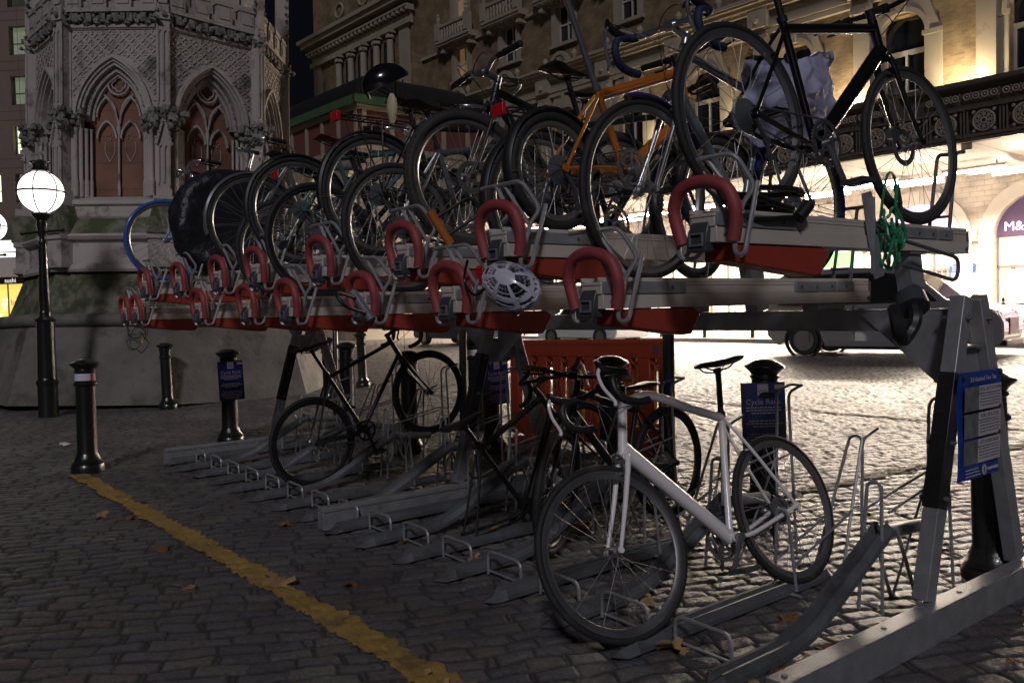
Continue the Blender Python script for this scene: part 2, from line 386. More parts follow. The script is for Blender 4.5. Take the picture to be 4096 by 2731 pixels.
# leaves and litter
m_leaf = mat('dry_leaf', (.22,.10,.03), .7, 0, .5, 25, .001, 80)
m_leaf2 = mat('pale_dry_leaf', (.34,.22,.10), .7, 0, .4, 25, .001, 80)
def leaf_mesh(seed, m):
    r = random.Random(seed); n = 15; b = MB(); ring = []
    for k in range(n):
        a = 2*PI*k/n; rad = .045*(1 if k % 3 else .55)*(1+.25*r.random())*(1.25 if abs(a-PI/2) < .5 else 1)
        ring.append((rad*math.cos(a)*.85, rad*math.sin(a), .012*math.sin(a*2+seed)+.010*r.random()))
    vs = [(0,0,.004)]+ring+[(0,0,.0025)]+[(x,y,z-.0015) for x,y,z in ring]
    fs = [(0,1+k,1+(k+1)%n) for k in range(n)]+[(n+1,n+2+(k+1)%n,n+2+k) for k in range(n)]+[(1+k,n+2+k,n+2+(k+1)%n,1+(k+1)%n) for k in range(n)]
    b.add(vs, fs); b.cyl((0,-.03,.004),(0,-.085,.008),.0015,.001,5)
    return b.mesh('fallen_leaf', m, 60)
_lm = [leaf_mesh(1,m_leaf), leaf_mesh(2,m_leaf), leaf_mesh(3,m_leaf2)]
_r2 = random.Random(21); _spots = []
for i in range(34): _spots.append((_r2.uniform(.45,.66), _r2.uniform(-.35,1.0)))
for i in range(16): _spots.append((_r2.uniform(-2.4,.3), _r2.uniform(-.05,1.3)))
for i in range(10): _spots.append((_r2.uniform(-4,.9), _r2.uniform(-1.2,-.1)))
for i in range(8): _spots.append((_r2.uniform(.8,1.1), _r2.uniform(.5,2.2)))
for i, (x, y) in enumerate(_spots):
    o = place('fallen_leaf', _lm[i % 3], loc=(x, y, .004)); s = _r2.uniform(.45, 1.1); o.scale = (s, s, s); o.rotation_euler = (_r2.uniform(-.25,.25), _r2.uniform(-.25,.25), _r2.uniform(0,6.28))
    tag(o, 'small brown dry leaf fallen among the setts near the cycle rack', 'leaf', 'fallen leaves around the cycle rack')
def big_leaf(x, y, rz, s, lab, nm='fallen_leaf'):
    o = place(nm, _lm[2], loc=(x,y,.012)); o.scale = (s,s,s*1.6); o.rotation_euler = (.25,.1,rz); tag(o, lab, 'leaf')
big_leaf(-1.66,-.66,1.9,1.5,'large curled pale leaf lying on the yellow line')
big_leaf(.55,.36,.6,1.25,'large upturned brown leaf between the nearest ramp and base beam')
big_leaf(.10,.15,2.6,1.2,'pale brown leaf seen through the front wheel of the white bicycle')
m_pap = mat('white_paper', (.75,.75,.78), .7, 0, .05, 10)
r = random.Random(4); b = MB(); n = 12
ring = [(.09*math.cos(2*PI*k/n)*(.7+.5*r.random()), .05*math.sin(2*PI*k/n)*(.7+.5*r.random()), .006+.02*r.random()) for k in range(n)]
b.add([(0,0,.035)]+ring+[(0,0,.001)]+[(x,y,z-.004) for x,y,z in ring], [(0,1+k,1+(k+1)%n) for k in range(n)]+[(n+1,n+2+(k+1)%n,n+2+k) for k in range(n)]+[(1+k,n+2+k,n+2+(k+1)%n,1+(k+1)%n) for k in range(n)])
tag(b.build('paper_scrap', m_pap, loc=(-7.65,-.48,0)), 'crumpled white paper scrap on the setts left of the red and white banded bollard', 'litter')
# ------------------------------------------------------------------ two-tier rack frame
def build_rack():
    R_ = thing('cycle_rack', 'grey galvanised two-tier cycle rack frame with A-shaped posts and ground channels', 'cycle rack', (0,0,0))
    FX = (.674, -2.515, -5.673)
    for i, x in enumerate(FX):
        b = MB(); b.bb(x-.035, x+.035, -.03, 2.55, 0, .004); b.bb(x-.036, x+.036, -.03, 2.55, .106, .13); b.bb(x-.030, x+.030, -.028, 2.548, .004, .106)
        b.bb(x-.041, x-.030, -.03, 2.55, .0, .13) if i else b.bb(x+.030, x+.040, -.03, 2.55, .0, .13)
        bo = b.build('base_beam', M_galv, R_, bev=.003)
        c = MB()
        for y in (.02, .62, 1.2, 2.4): c.cyl((x, y, .128), (x, y, .133), .010, n=10)
        c.build('bolt', M_galvd, bo)
        # A-shaped posts
        for s, (y0, y1) in enumerate(((1.0, 1.335), (1.83, 1.47))):
            b = MB(); b.bar((x-.045, y0, .13), (x-.045, y1, 1.30), .062, .075, (0,1,0)); p = b.build('post', M_galv, R_, bev=.004)
            d = Vector((0, y1-y0, 1.17)).normalized(); q = Vector((x-.045, y0, .13))
            if s == 0:
                b = MB(); b.bar(q+d*.36+Vector((-.0,-.006,0)), q+d*.90+Vector((0,-.006,0)), .068, .078, (0,1,0)); b.build('black_sleeve', M_ironw, p, bev=.003)
            c = MB()
            for t in (1.13, .87, .62, .40) if s == 0 else (1.13, .9):
                v = q+d*t; c.cyl(v+Vector((.028,0,0)), v+Vector((.044,0,0)), .013, .010, 8); c.ball(v+Vector((.044,0,0)), .008, 8); c.cyl(v+Vector((-.03,-.02,0)), v+Vector((-.055,-.02,0)), .012, .008, 8)
            c.build('bolt', M_galvd, p)
        # gusset plates under the ridge beam and web between posts
        b = MB()
        b.prism([(x-.09-.40, 1.235), (x-.088, 1.235), (x-.088, .92), (x-.10, .90)], 1.345, 1.353, 'y')
        if i: b.prism([(x+.40, 1.235), (x+.0, 1.235), (x, .92)], 1.345, 1.353, 'y')
        b.prism([(1.31, 1.10), (1.49, 1.10), (1.53, .96), (1.47, .93), (1.33, .93), (1.28, .96)], x-.062, x-.054, 'x')
        b.bb(x-.08, x-.02, 1.33, 1.48, 1.095, 1.103)
        b.build('gusset', M_galv, R_, bev=.0015)
    # ridge beam
    b = MB(); b.bb(-6.0, .59, 1.355, 1.445, 1.160, 1.166); b.bb(-6.0, .59, 1.355, 1.445, 1.250, 1.256); b.bb(-6.0, .59, 1.358, 1.366, 1.166, 1.250); b.bb(-6.0, .59, 1.434, 1.442, 1.166, 1.250)
    b.build('ridge_beam', M_galv, R_, bev=.0015)
    # ground channels, alternately flat and ramped up
    def sweep(pts, prof):
        rings = []
        P = [Vector(p) for p in pts]
        for i, p in enumerate(P):
            d = (P[min(i+1, len(P)-1)]-P[max(i-1, 0)]).normalized(); up = Vector((1,0,0)).cross(d)
            if up.z < 0: up = -up
            rings.append([p+Vector((a,0,0))+up*h for a, h in prof])
        return MB().loft(rings)
    prof = [(-.052,.0),(-.050,.020),(-.030,.046),(-.018,.044),(-.010,.022),(.010,.022),(.018,.044),(.030,.046),(.050,.020),(.052,.0)]
    for i in range(-1, 15):
        x = -.4*i; ramp = (i % 2 != 0)
        if ramp:
            line = bend([(x,.03,.006), (x,.50,.012), (x,1.13,.335)], .16, 6); ch = sweep(line, prof)
        else:
            ch = sweep([(x,.03,.006), (x,.6,.010), (x,1.30,.012)], prof)
        # pointed toe
        ch.add([(x-.052,.03,.006),(x-.030,.03,.05),(x,.03,.034),(x+.030,.03,.05),(x+.052,.03,.006),(x-.050,-.03,.004),(x,-.075,.006),(x+.050,-.03,.004),(x,-.02,.022)],
               [(0,1,8,5),(5,8,6),(6,8,7),(7,8,3,4),(1,2,8),(2,3,8),(0,5,6,7,4)])
        c = ch.build('floor_channel', M_galvd, R_, ang=30)
        # low guard loop beside the toe
        b = MB(); lx = x+.07
        b.tube(bend([(lx,.20,.0),(lx,.20,.118),(lx+.27,.19,.118),(lx+.27,.19,.0)], .045), .0075, 8); b.tube([(lx,.21,.014),(lx+.27,.20,.014)], .006, 6)
        if i > -1: b.build('guard_loop', M_galv, c)
        b = MB(); r = .0075
        if ramp:
            e = Vector((x, 1.13, .335))
            for s in (-1, 1):
                b.tube([e+Vector((s*.055,.0,.02)), (x+s*.06, 1.30, .0)], .008, 8)
            b.tube(bend([(x-.052,1.02,.02),(x-.030,1.06,.55),(x+.030,1.06,.55),(x+.052,1.02,.02)], .035), r, 8)
            b.tube(bend([(x-.06,1.62,.0),(x-.035,1.60,.83),(x-.035,1.72,.86)], .04), r, 8); b.tube(bend([(x+.06,1.62,.0),(x+.035,1.60,.83),(x+.035,1.72,.86)], .04), r, 8)
            b.tube([(x-.035,1.72,.86),(x+.035,1.72,.86)], r, 6)
            b.tube([(x-.05,1.08,.43),(x-.045,1.62,.52)], .006, 6); b.tube([(x+.05,1.08,.43),(x+.045,1.62,.52)], .006, 6)
            b.tube([(x-.055,1.30,.0),(x-.05,1.62,.50)], .006, 6)
            b.cyl(e+Vector((0,-.02,-.005)), e+Vector((.0,.32,-.03)), .028, .028, 12)
        else:
            b.tube(bend([(x-.055,1.02,.02),(x-.028,1.00,.38),(x+.028,1.00,.38),(x+.055,1.02,.02)], .03), r, 8)
            b.tube(bend([(x-.05,1.32,.02),(x-.032,1.62,.64),(x+.032,1.62,.64),(x+.05,1.40,.02)], .035), r, 8)
            b.tube([(x-.05,1.02,.14),(x-.045,1.50,.30)], .006, 6); b.tube([(x+.05,1.02,.14),(x+.045,1.50,.30)], .006, 6)
            b.tube([(x-.10,.99,.012),(x+.10,.99,.012)], .008, 6); b.tube([(x-.07,1.32,.02),(x+.07,1.32,.02)], .008, 6)
            b.tube(bend([(x+.02,1.62,.0),(x+.02,1.64,.62),(x+.02,1.78,.66)], .04), r, 8)
        b.build('wheel_holder', M_galv, c)
    return R_
build_rack()
# instruction board cable-tied between the near posts
def instruction_board():
    m_b = mat('blue_sign_film', (.012,.05,.30), .35, 0, .12, 20, coat=.2, dirt=((.03,.05,.14), 8, .62)); m_w = mat('white_print', (.50,.47,.48), .5, 0, .05, 10)
    m_ph = mat('faded_photo_print', (.12,.13,.13), .5, 0, .9, 22); m_tx = mat('dark_blue_print', (.05,.06,.16), .5)
    t = thing('instruction_board', 'blue and white instruction board tied to the nearest A-shaped post', 'sign', (.690,1.155,.575), (0,math.radians(1.5),0))
    W, H = .36, .43
    b = MB(); n = 14; rings = []
    for j in range(n+1):
        z = H*j/n; ring = []
        for i2 in range(9):
            u = i2/8; ring.append((.006*math.sin(z*14+u*2.2)+.004*math.sin(u*6), u*W-.008*math.sin(z*9)*(1-u), z))
        rings.append(ring)
    vs = [v for r_ in rings for v in r_]; vb = [(v[0]-.003, v[1], v[2]) for v in vs]; N = len(vs); fs = []
    for j in range(n):
        for i2 in range(8):
            a = j*9+i2; fs += [(a,a+1,a+10,a+9), (N+a,N+a+9,N+a+10,N+a+1)]
    for j in range(n): fs += [(j*9,(j+1)*9,N+(j+1)*9,N+j*9), (j*9+8,N+j*9+8,N+(j+1)*9+8,(j+1)*9+8)]
    for i2 in range(8): fs += [(i2,N+i2,N+i2+1,i2+1), (n*9+i2,n*9+i2+1,N+n*9+i2+1,N+n*9+i2)]
    b.add(vs+vb, fs); b.build('panel', m_b, t)
    X = .0125
    p = MB(); ph = MB()
    for k in range(3):
        z1 = H-.058-k*.107; z0 = z1-.096
        p.bb(X,X+.001,.145,.345,z1-.030,z1); p.bb(X,X+.001,.145,.345,z0,z1-.034)
        ph.bb(X,X+.001,.02,.142,z0,z1)
    p.build('text_field', m_w, t); ph.build('photo_field', m_ph, t)
    M = lambda y, z: Matrix.Translation((X+.0015,y,z)) @ Matrix(((0,0,1,0),(1,0,0,0),(0,1,0,0),(0,0,0,1)))
    text('heading', '2.0 Assisted Two Tier', .026, m_w, t, M(.18,H-.03), .0003)
    for k, s in enumerate(('PULL OUT & DOWN','ROLL UP & LOCK','LIFT & PUSH BACK')): text('step_title', s, .021, m_tx, t, M(.245,H-.073-k*.107), .0003)
    ln = MB(); rr = random.Random(3)
    for k in range(3):
        for q in range(4):
            y = .155; z = H-.058-k*.107-.044-q*.0125
            while y < .33:
                wd = rr.uniform(.008,.026); ln.bb(X+.001,X+.0016,y,min(y+wd,.335),z,z+.004); y += wd+.005
    ln.build('small_print', m_tx, t)
    f = MB(); f.lathe([(.0,0),(.021,0),(.021,.001),(0,.001)],(X,.205,.028),'x',20)
    f.build('round_emblem', m_w, t); e = MB(); e.lathe([(.0,.0012),(.006,.0012),(.006,.002),(0,.002)],(X,.205,.028),'x',12); e.bb(X+.001,X+.0022,.2035,.2065,.014,.042); e.build('round_emblem', m_b, t)
    e = MB()
    for q in range(3): e.bb(X,X+.001,.04,.17-.01*q,.014+q*.013,.018+q*.013)
    e.bb(X,X+.001,.235,.33,.022,.034); e.build('small_print', m_w, t)
    c = MB()
    for y, z in ((.02,H-.015),(.34,H-.012),(.335,H-.155),(.335,H-.26)): c.lathe([(.010,0),(.010,.005),(.005,.008)],(X-.002,y,z),'x',8)
    c.build('fixing', M_dkpl, t)
instruction_board()
# ------------------------------------------------------------------ upper sliding trays
def tray(i, x, y0, zb, label, hi):
    t = thing('upper_bike_tray', label, 'bike tray', (x, y0, zb), (0,0,0), 'upper-tier sliding bike trays')
    L = 1.85
    b = MB(); b.bb(-.055,.055,.06,L,0,.052); b.bb(-.049,.049,.055,L-.002,.0525,.084); b.bb(-.051,.051,.052,L-.004,.0845,.096)
    b.bb(-.051,-.036,.05,L-.004,.0965,.112); b.bb(.036,.051,.05,L-.004,.0965,.112)
    r = b.build('rail', M_alu, t, bev=.002)
    e = MB(); e.bb(-.057,.057,L,L+.006,-.001,.100); e.build('end_cap', M_galvd, r)
    for q in ((.0495,.060,.06,.50,.054,.098),(-.060,-.0495,.06,.50,.054,.098),(.0495,.060,L-.62,L-.30,.054,.098),(.0495,.060,L-.28,L-.15,.054,.098)):
        pl = MB(); pl.bb(*q); pl.build('bracket_plate', M_galv, r, bev=.0008)
    pl = MB()
    for y in (.12,.20,.42,L-.58,L-.46,L-.34,L-.22): pl.cyl((.060,y,.076),(.065,y,.076),.007,.006,8)
    pl.cyl((.057,.10,.028),(.062,.10,.028),.009,.007,8); pl.cyl((.057,L-.02,.02),(.063,L-.02,.02),.009,.007,8)
    pl.build('bolt', M_galvd, r)
    rl = MB(); e_ = .0 if hi else -.13; rl.prism([(.12,-.002),(.69+e_,-.002),(.73+e_,-.022),(.675+e_,-.105),(.63+e_,-.108),(.12,-.06)], -.048, .048, 'x'); rl.build('red_runner', M_redp, t, bev=.006)
    # inverted U handle with red foam
    h = MB(); yh = .07
    pts = smooth([(-.098,yh,.0),(-.118,yh-.005,.07),(-.122,yh-.012,.125),(-.092,yh-.018,.178),(-.03,yh-.02,.200),(.04,yh-.018,.196),(.100,yh-.012,.165),(.125,yh-.006,.105),(.122,yh,.05),(.112,yh,.0)], 5)
    h.tube(pts, .0225, 14); ho = h.build('foam_handle', M_foam, t)
    g = MB(); g.tube(bend([(.118,yh,.0),(.118,yh+.0,-.045),(.118,yh+.05,-.045),(.108,yh+.14,.20)], .035), .0085, 8)
    g.tube(bend([(-.115,yh,.0),(-.112,yh+.0,-.045),(-.08,yh+.04,-.05),(-.03,yh+.02,-.02)], .03), .0085, 8)
    g.build('handle_tube', M_galv, ho)
    k = MB(); k.loft([[(-.055+a*.8,yh-.035+yy,z) for a,yy in ((0,0),(.10,0),(.10,.05),(0,.05))] for z,yy0 in ((-.03,0),)] + [[(-.052,yh-.03,.035),(.030,yh-.03,.035),(.030,yh+.04,.035),(-.052,yh+.04,.035)],[(-.044,yh-.012,.075),(.026,yh-.012,.075),(.030,yh+.07,.085),(-.044,yh+.07,.085)],[(-.03,yh+.03,.105),(.02,yh+.03,.105),(.03,yh+.12,.115),(-.03,yh+.12,.115)]])
    k.build('latch', M_dkpl, t, bev=.004)
    q = MB(); q.bb(-.034,.012,yh-.040,yh-.031,-.012,-.004); q.bb(-.034,.012,yh-.040,yh-.031,.026,.032); q.bb(-.040,-.034,yh-.040,yh-.031,-.012,.032); q.bb(.012,.018,yh-.040,yh-.031,-.012,.032); q.build('latch_frame', M_ltpl, t, bev=.001)
    w_ = MB(); zt = .285
    w_.tube(bend([(-.16,yh+.03,zt),(.10,yh+.03,zt),(.135,yh+.09,zt-.11),(.105,yh+.06,zt-.16),(.085,yh+.04,-.01)], .04), .0085, 8)
    w_.tube([(-.06,yh+.03,zt),(.065,yh+.05,.06)], .009, 8); w_.tube([(-.01,yh+.035,zt-.01),(.105,yh+.06,.115),(.085,yh+.05,.03)], .008, 8)
    w_.build('front_wheel_guard', M_galv, t)
    f = MB(); yr = L-.06
    for s in (-1, 1): f.tube(bend([(s*.045,yr-.10,.09),(s*.040,yr-.02,.45),(s*.040,yr+.06,.46)], .03), .0085, 8)
    f.tube([(-.04,yr+.06,.46),(.04,yr+.06,.46)], .0085, 8); f.tube([(-.045,yr-.11,.16),(.045,yr-.11,.16)], .007, 6)
    f.build('rear_wheel_guard', M_galvd, t)
    s = MB()
    yb = 1.40-y0
    if hi:
        s.bar((0,yb,1.258-zb),(0,yb-.06,.0),.075,.10,(0,1,0)); s.bb(-.05,.05,yb-.12,yb+.02,-.012,.0)
    else:
        s.bb(-.045,.045,yb-.16,yb+.06,1.2565-zb,.0)
    s.build('swing_arm', M_galv, t, bev=.004)
    return t
HX = [.4-.8*i for i in range(8)]; LX = [-.8*i for i in range(6)]+[-5.6,-5.98]
HY = [-.06,-.30,-.25,-.29,-.33,-.28,-.30,-.33]; LY = [-.19,-.27,-.26,-.31,-.24,-.29,-.3,-.3]
HD = ['carrying large black bicycle','carrying orange bicycle','carrying fat-tyred bicycle','carrying bicycle with black mudguards','under the brown leather saddle','carrying thin-tyred grey bicycle','under the black cover','carrying blue bicycle']
LD = ['carrying teal bicycle','carrying bicycle with red reflector','under the glossy black helmet','under black-wheeled bicycle','under a dark hybrid','without a bicycle','its handle second from the far end','at the very far end']
TR = []
for i, x in enumerate(HX): TR.append(tray(i, x, HY[i], 1.50, 'upper tray, %s from near end of higher row, %s' % (ORD(i), HD[i]), True))
for i, x in enumerate(LX): TR.append(tray(i+8, x, LY[i], 1.29, 'upper tray, %s from near end of lower row, %s' % (ORD(i), LD[i]), False))
# flat grey plate and tube loop clamped on the nearest high tray
t = TR[0]
b = MB(); b.prism([(1.02,-.12),(.93,.21),(1.0,.225),(1.09,-.105)], .062, .068, 'x'); b.bb(.068,.085,.985,.995,-.1,.2); b.build('clamp_plate', M_galv, t, bev=.001)
b = MB(); b.tube(bend([(.085,1.00,.09),(.10,1.14,.04),(.12,1.62,-.03),(.12,1.60,-.13),(.09,1.18,-.06)], .07), .0085, 8); b.build('tube_loop', M_galvd, t)
# ------------------------------------------------------------------ bicycles
_wc = {}
def wheel_meshes(R, tr, rim, deep, spk, ns, hubr, knob):
    key = (R, tr, rim.name, deep, spk.name, ns, hubr, knob)
    if key in _wc: return _wc[key]
    rr = R-tr*2; b = MB(); d = deep
    b.lathe([(rr+.004,-.010),(rr+.004,.010),(rr-.012,.0105),(rr-d,.004),(rr-d-.002,0),(rr-d,-.004),(rr-.012,-.0105)], (0,0,0), 'y', 56, True)
    me_r = b.mesh('rim', rim, 30)
    b = MB(); prof = [(R-tr+tr*1.0*math.cos(2*PI*k/10), tr*1.02*math.sin(2*PI*k/10)) for k in range(10)]
    b.lathe(prof, (0,0,0), 'y', 64, True)
    if knob:
        for k in range(72):
            a = 2*PI*k/72
            for s in (-1, 0, 1):
                aa = a+(.04 if s else 0); c = Vector(((R-.001-abs(s)*tr*.32)*math.cos(aa), s*tr*.62, (R-.001-abs(s)*tr*.32)*math.sin(aa)))
                b.box(c, (.006,.012,.015), Matrix.Rotation(-aa, 3, 'Y'))
    me_t = b.mesh('tyre', M_rubw if knob else M_rub, 50)
    b = MB(); n = ns
    for k in range(n):
        a = 2*PI*k/n; s = 1 if k % 2 else -1; off = (.55 if (k//2) % 2 else -.55)
        h = Vector((hubr*math.cos(a+off), s*.028, hubr*math.sin(a+off))); e = Vector(((rr-d)*math.cos(a), s*.002, (rr-d)*math.sin(a)))
        b.cyl(h, e, .00125, .00125, 4)
    me_s = b.mesh('spokes', spk, 60)
    b = MB(); b.lathe([(.004,-.052),(.008,-.05),(.010,-.034),(hubr+.003,-.031),(hubr+.003,-.027),(.013,-.020),(.012,0),(.013,.020),(hubr+.003,.027),(hubr+.003,.031),(.010,.034),(.008,.05),(.004,.052)], (0,0,0), 'y', 16)
    me_h = b.mesh('hub', M_alus, 40)
    _wc[key] = (me_r, me_t, me_s, me_h); return _wc[key]
def bike(label, x, y, z, rz, name='bicycle', R=.34, tr=.0135, wb=1.0, frame=None, forkm=None, rim=None, deep=.02, spk=None, ns=28, bars='drop', barm=None, gripm=None, sadm=None,
         seat=.95, ht=.84, st=73., stl=.52, steer=0., lean=0., pitch=0., zoff=0., rear=True, front=True, fend=None, carrier=False, refl=None, chr_=None, curve=False,
         td=.017, dd=.019, geared=True, step=False, bask=False, bell=False, cat='bicycle', knob=False, hub=.02, disc=False, light=False, crank_a=-.6, leverm=None, postm=None, guard=None, small=False, kick=False, saddle=True):
    frame = frame or M_blk; forkm = forkm or frame; rim = rim or M_alus; spk = spk or M_spk; barm = barm or M_mblk; gripm = gripm or M_mblk; sadm = sadm or M_sad; leverm = leverm or M_mblk
    fwdx = 1 if math.sin(rz) > 0 else -1
    t = thing(name, label, cat, (x, y, z), (math.radians(-lean*fwdx), math.radians(-pitch), rz), None)
    O = Matrix.Translation((0,0,-zoff))
    ha = math.radians(72); du = Vector((-math.cos(ha), 0, math.sin(ha))); rake = .045
    fr = Vector((wb, 0, R)); A = fr-rake*Vector((math.sin(ha), 0, math.cos(ha)))
    crown = A+du*(R+.04+(.03 if fend or knob else 0)); hb = crown+du*.018
    if small: hb = A+du*(R+.12)
    htp = hb+du*max(.09, (ht-hb.z)/du.z)
    cs = .415 if R > .3 else .40; BB = Vector((cs, 0, .275)); sa = math.radians(st); sdv = Vector((-math.cos(sa), 0, math.sin(sa)))
    cl = BB+sdv*stl; rh = Vector((0,0,R)); S = Matrix.Translation(A) @ Matrix.Rotation(math.radians(steer), 4, du) @ Matrix.Translation(-A)
    def mk(b, nm, m, par=t, st_=False, ang=38, bev=0):
        b.xf = O @ S if st_ else O
        return b.build(nm, m, par, ang, bev)
    # wheels
    for on, pos, s_ in ((rear, rh, False), (front, fr, True)):
        if not on: continue
        me = wheel_meshes(R, tr, rim, deep, spk, ns, hub, knob)
        M = (O @ S if s_ else O) @ Matrix.Translation(pos) @ Matrix.Rotation(rnd.random()*6, 4, 'Y')
        w_ = place('wheel', me[0], t, mtx=M)
        place('tyre', me[1], w_); place('spokes', me[2], w_); place('hub', me[3], w_)
    # frame
    b = MB(); th = htp-du*.03
    if step:
        b.tube(smooth([hb+du*.05, Vector((wb*.62,0,.42)), BB+Vector((.05,0,.02))], 8), dd, 12); b.tube(smooth([th, Vector((wb*.60,0,.52)), BB+sdv*.20], 8), td, 12)
    else:
        if curve: b.tube(smooth([th-du*.01, th+Vector((-.16,0,.030)), th.lerp(cl, .72)+Vector((0,0,.022)), cl], 8), td, 14, rs=None)
        else: b.tube([th, cl-sdv*.02], td, 12)
        b.tube([hb+du*.02, BB], dd, 14, rs=[dd*1.05, dd])
    b.tube([BB, cl+sdv*.02], .0155, 12); b.tube([hb-du*.01, htp], .0195, 14); b.cyl(BB+Vector((0,-.036,0)), BB+Vector((0,.036,0)), .021, .021, 14)
    for s in (-1, 1):
        dro = rh+Vector((0, s*.066, 0))
        b.tube(smooth([BB+Vector((-.02, s*.018, 0)), BB+Vector((-.12, s*.040, .0)), dro], 4), .0095, 8)
        b.tube(smooth([cl+Vector((.0, s*.012, -.01)), cl.lerp(rh, .35)+Vector((0, s*.038, 0)), dro], 4), .0075, 8)
        b.cyl(dro+Vector((0,-.004*s,0)), dro+Vector((0,.006*s,0)), .018, .016, 10)
    b.cyl(cl.lerp(rh,.36)+Vector((0,-.035,0)), cl.lerp(rh,.36)+Vector((0,.035,0)), .006, n=6)
    fo = mk(b, 'frame', frame)
    # fork
    b = MB()
    for s in (-1, 1):
        e = fr+Vector((0, s*.052, 0)); c0 = crown+Vector((0, s*.022, .0))
        b.tube(smooth([c0+du*.012, c0-du*.03+Vector((0,s*.018,0)), crown.lerp(fr, .55)+Vector((-.006, s*.045, 0)), e], 5), .012, 10, rs=None if False else [ .0145-.0065*min(1,q/14) for q in range(16)])
        b.cyl(e, e+Vector((0,s*.008,0)), .014, .012, 10)
    b.tube([crown+Vector((0,-.028,0)), crown+Vector((0,.028,0))], .0165, 10); b.tube([crown, hb], .017, 12)
    fk = mk(b, 'fork', forkm, st_=True)
    b = MB()   # brake calipers
    bc = crown+Vector((.028,0,-.012)); b.tube(smooth([bc+Vector((0,-.005,.03)), bc+Vector((0,.032,.01)), bc+Vector((0,.028,-.045))],3), .006, 6); b.tube(smooth([bc+Vector((0,.005,.03)), bc+Vector((0,-.032,.01)), bc+Vector((0,-.028,-.045))],3), .006, 6)
    b.box(bc+Vector((-.005,.02,-.05)), (.045,.010,.010)); b.box(bc+Vector((-.005,-.02,-.05)), (.045,.010,.010)); b.cyl(bc+Vector((-.02,0,.012)), bc+Vector((.018,0,.012)), .008, n=8)
    mk(b, 'brake', M_dkpl if leverm is M_mblk else M_alus, fk, True)
    # stem + bars
    H = htp+du*.055+Vector((.095 if bars != 'north' else .045, 0, .01)); b = MB()
    if bars == 'north': b.tube(bend([htp, htp+du*.13, H+du*.085], .02), .012, 10); H = H+du*.085
    else:
        b.tube([htp, htp+du*.05], .0175, 12); b.tube([htp+du*.035, H], .0155, 12)
    b.cyl(H+Vector((0,-.024,0)), H+Vector((0,.024,0)), .021, n=12)
    hbo = mk(b, 'stem', chr_ or barm, fk, True)
    V = Vector; grips = []; lev = MB(); hood = MB()
    if bars == 'drop':
        def side(s): return [V((0,s*.02,0)), V((.0,s*.10,.0)), V((.004,s*.185,.0)), V((.045,s*.205,-.002)), V((.085,s*.208,-.020)), V((.092,s*.210,-.065)), V((.062,s*.212,-.112)), V((.0,s*.214,-.130)), V((-.045,s*.216,-.130))]
        for s in (-1, 1):
            P = [H+p for p in smooth(side(s), 5)]
            hbb = MB(); hbb.tube(P[:12], .0125, 10); mk(hbb, 'handlebar', chr_ or barm, hbo, True)
            g = MB(); g.tube(P[9:], .0165, 12); mk(g, 'bar_tape', gripm, hbo, True)
            hood.loft([[H+V((.05+.03*q, s*.207, .0))+V((0, .016*math.cos(a)*(1 if q<3 else .8), (.017+.006*(q==3))*math.sin(a)+.008*q+(.012 if q==3 else 0))) for a in [2*PI*k/10 for k in range(10)]] for q in range(4)])
            lev.tube(smooth([H+V((.128,s*.207,.030)), H+V((.150,s*.209,.0)), H+V((.146,s*.214,-.055)), H+V((.118,s*.222,-.115)), H+V((.124,s*.224,-.135))], 5), .0072, 8)
        mk(hood, 'brake_hood', M_mblk, hbo, True); mk(lev, 'brake_lever', leverm, hbo, True)
    else:
        for s in (-1, 1):
            if bars == 'flat': Q = [V((0,0,0)), V((0,s*.06,0)), V((-.01,s*.18,.012)), V((-.035,s*.31,.012))]
            elif bars == 'riser': Q = [V((0,0,0)), V((0,s*.05,0)), V((-.005,s*.12,.035)), V((-.03,s*.31,.040))]
            else: Q = [V((0,0,0)), V((.03,s*.07,.0)), V((.02,s*.20,.045)), V((-.06,s*.27,.050)), V((-.20,s*.275,.035))]
            P = [H+p for p in smooth(Q, 6)]; hbb = MB(); hbb.tube(P, .011, 10); mk(hbb, 'handlebar', chr_ or barm, hbo, True)
            a, e = P[-1], P[-1]+(P[-7]-P[-1]).normalized()*.12
            g = MB(); g.tube([a, a.lerp(e,.1), a.lerp(e,.5), a.lerp(e,.9), e], .016, 12, rs=[.0175,.0165,.0158,.0165,.018]); mk(g, 'grip', gripm, hbo, True)
            d0 = (P[-7]-P[-1]).normalized(); q0 = e+d0*.03; fw = V((.9,0,-.45)).normalized() if bars != 'north' else V((.1,-s*.8,-.3)).normalized()
            lev.tube(smooth([q0, q0+fw*.035, q0+fw*.05-d0*.05, q0+fw*.052-d0*.12], 4), .006, 6); lev.cyl(q0-d0*.012, q0+d0*.016, .016, n=8)
        mk(lev, 'brake_lever', leverm, hbo, True)
    # cables
    b = MB(); z0 = H+V((.10,.20,.0)) if bars == 'drop' else H+V((.02,.16,0)); z1 = H+V((.10,-.20,.0)) if bars == 'drop' else H+V((.02,-.16,0))
    b.tube(smooth([z0, z0+V((.06,-.06,.05 if bars!='drop' else .0)), H+V((.07,.0,-.03)), crown+V((.05,.0,.06)), crown+V((.03,0,.02))], 5), .0022, 5)
    b.tube(smooth([z1, z1+V((.05,.04,.05 if bars!='drop' else .02)), H+V((.02,.03,-.10)), th+V((-.02,.025,-.01)), th.lerp(cl,.3)+V((0,.018,-.012))], 5), .0022, 5)
    b.tube([th.lerp(cl,.3)+V((0,.018,-.012)), th.lerp(cl,.9)+V((0,.018,-.012))] if not curve and not step else [th, th+V((-.02,.01,-.01))], .002, 5)
    mk(b, 'cable', M_cab, fo)
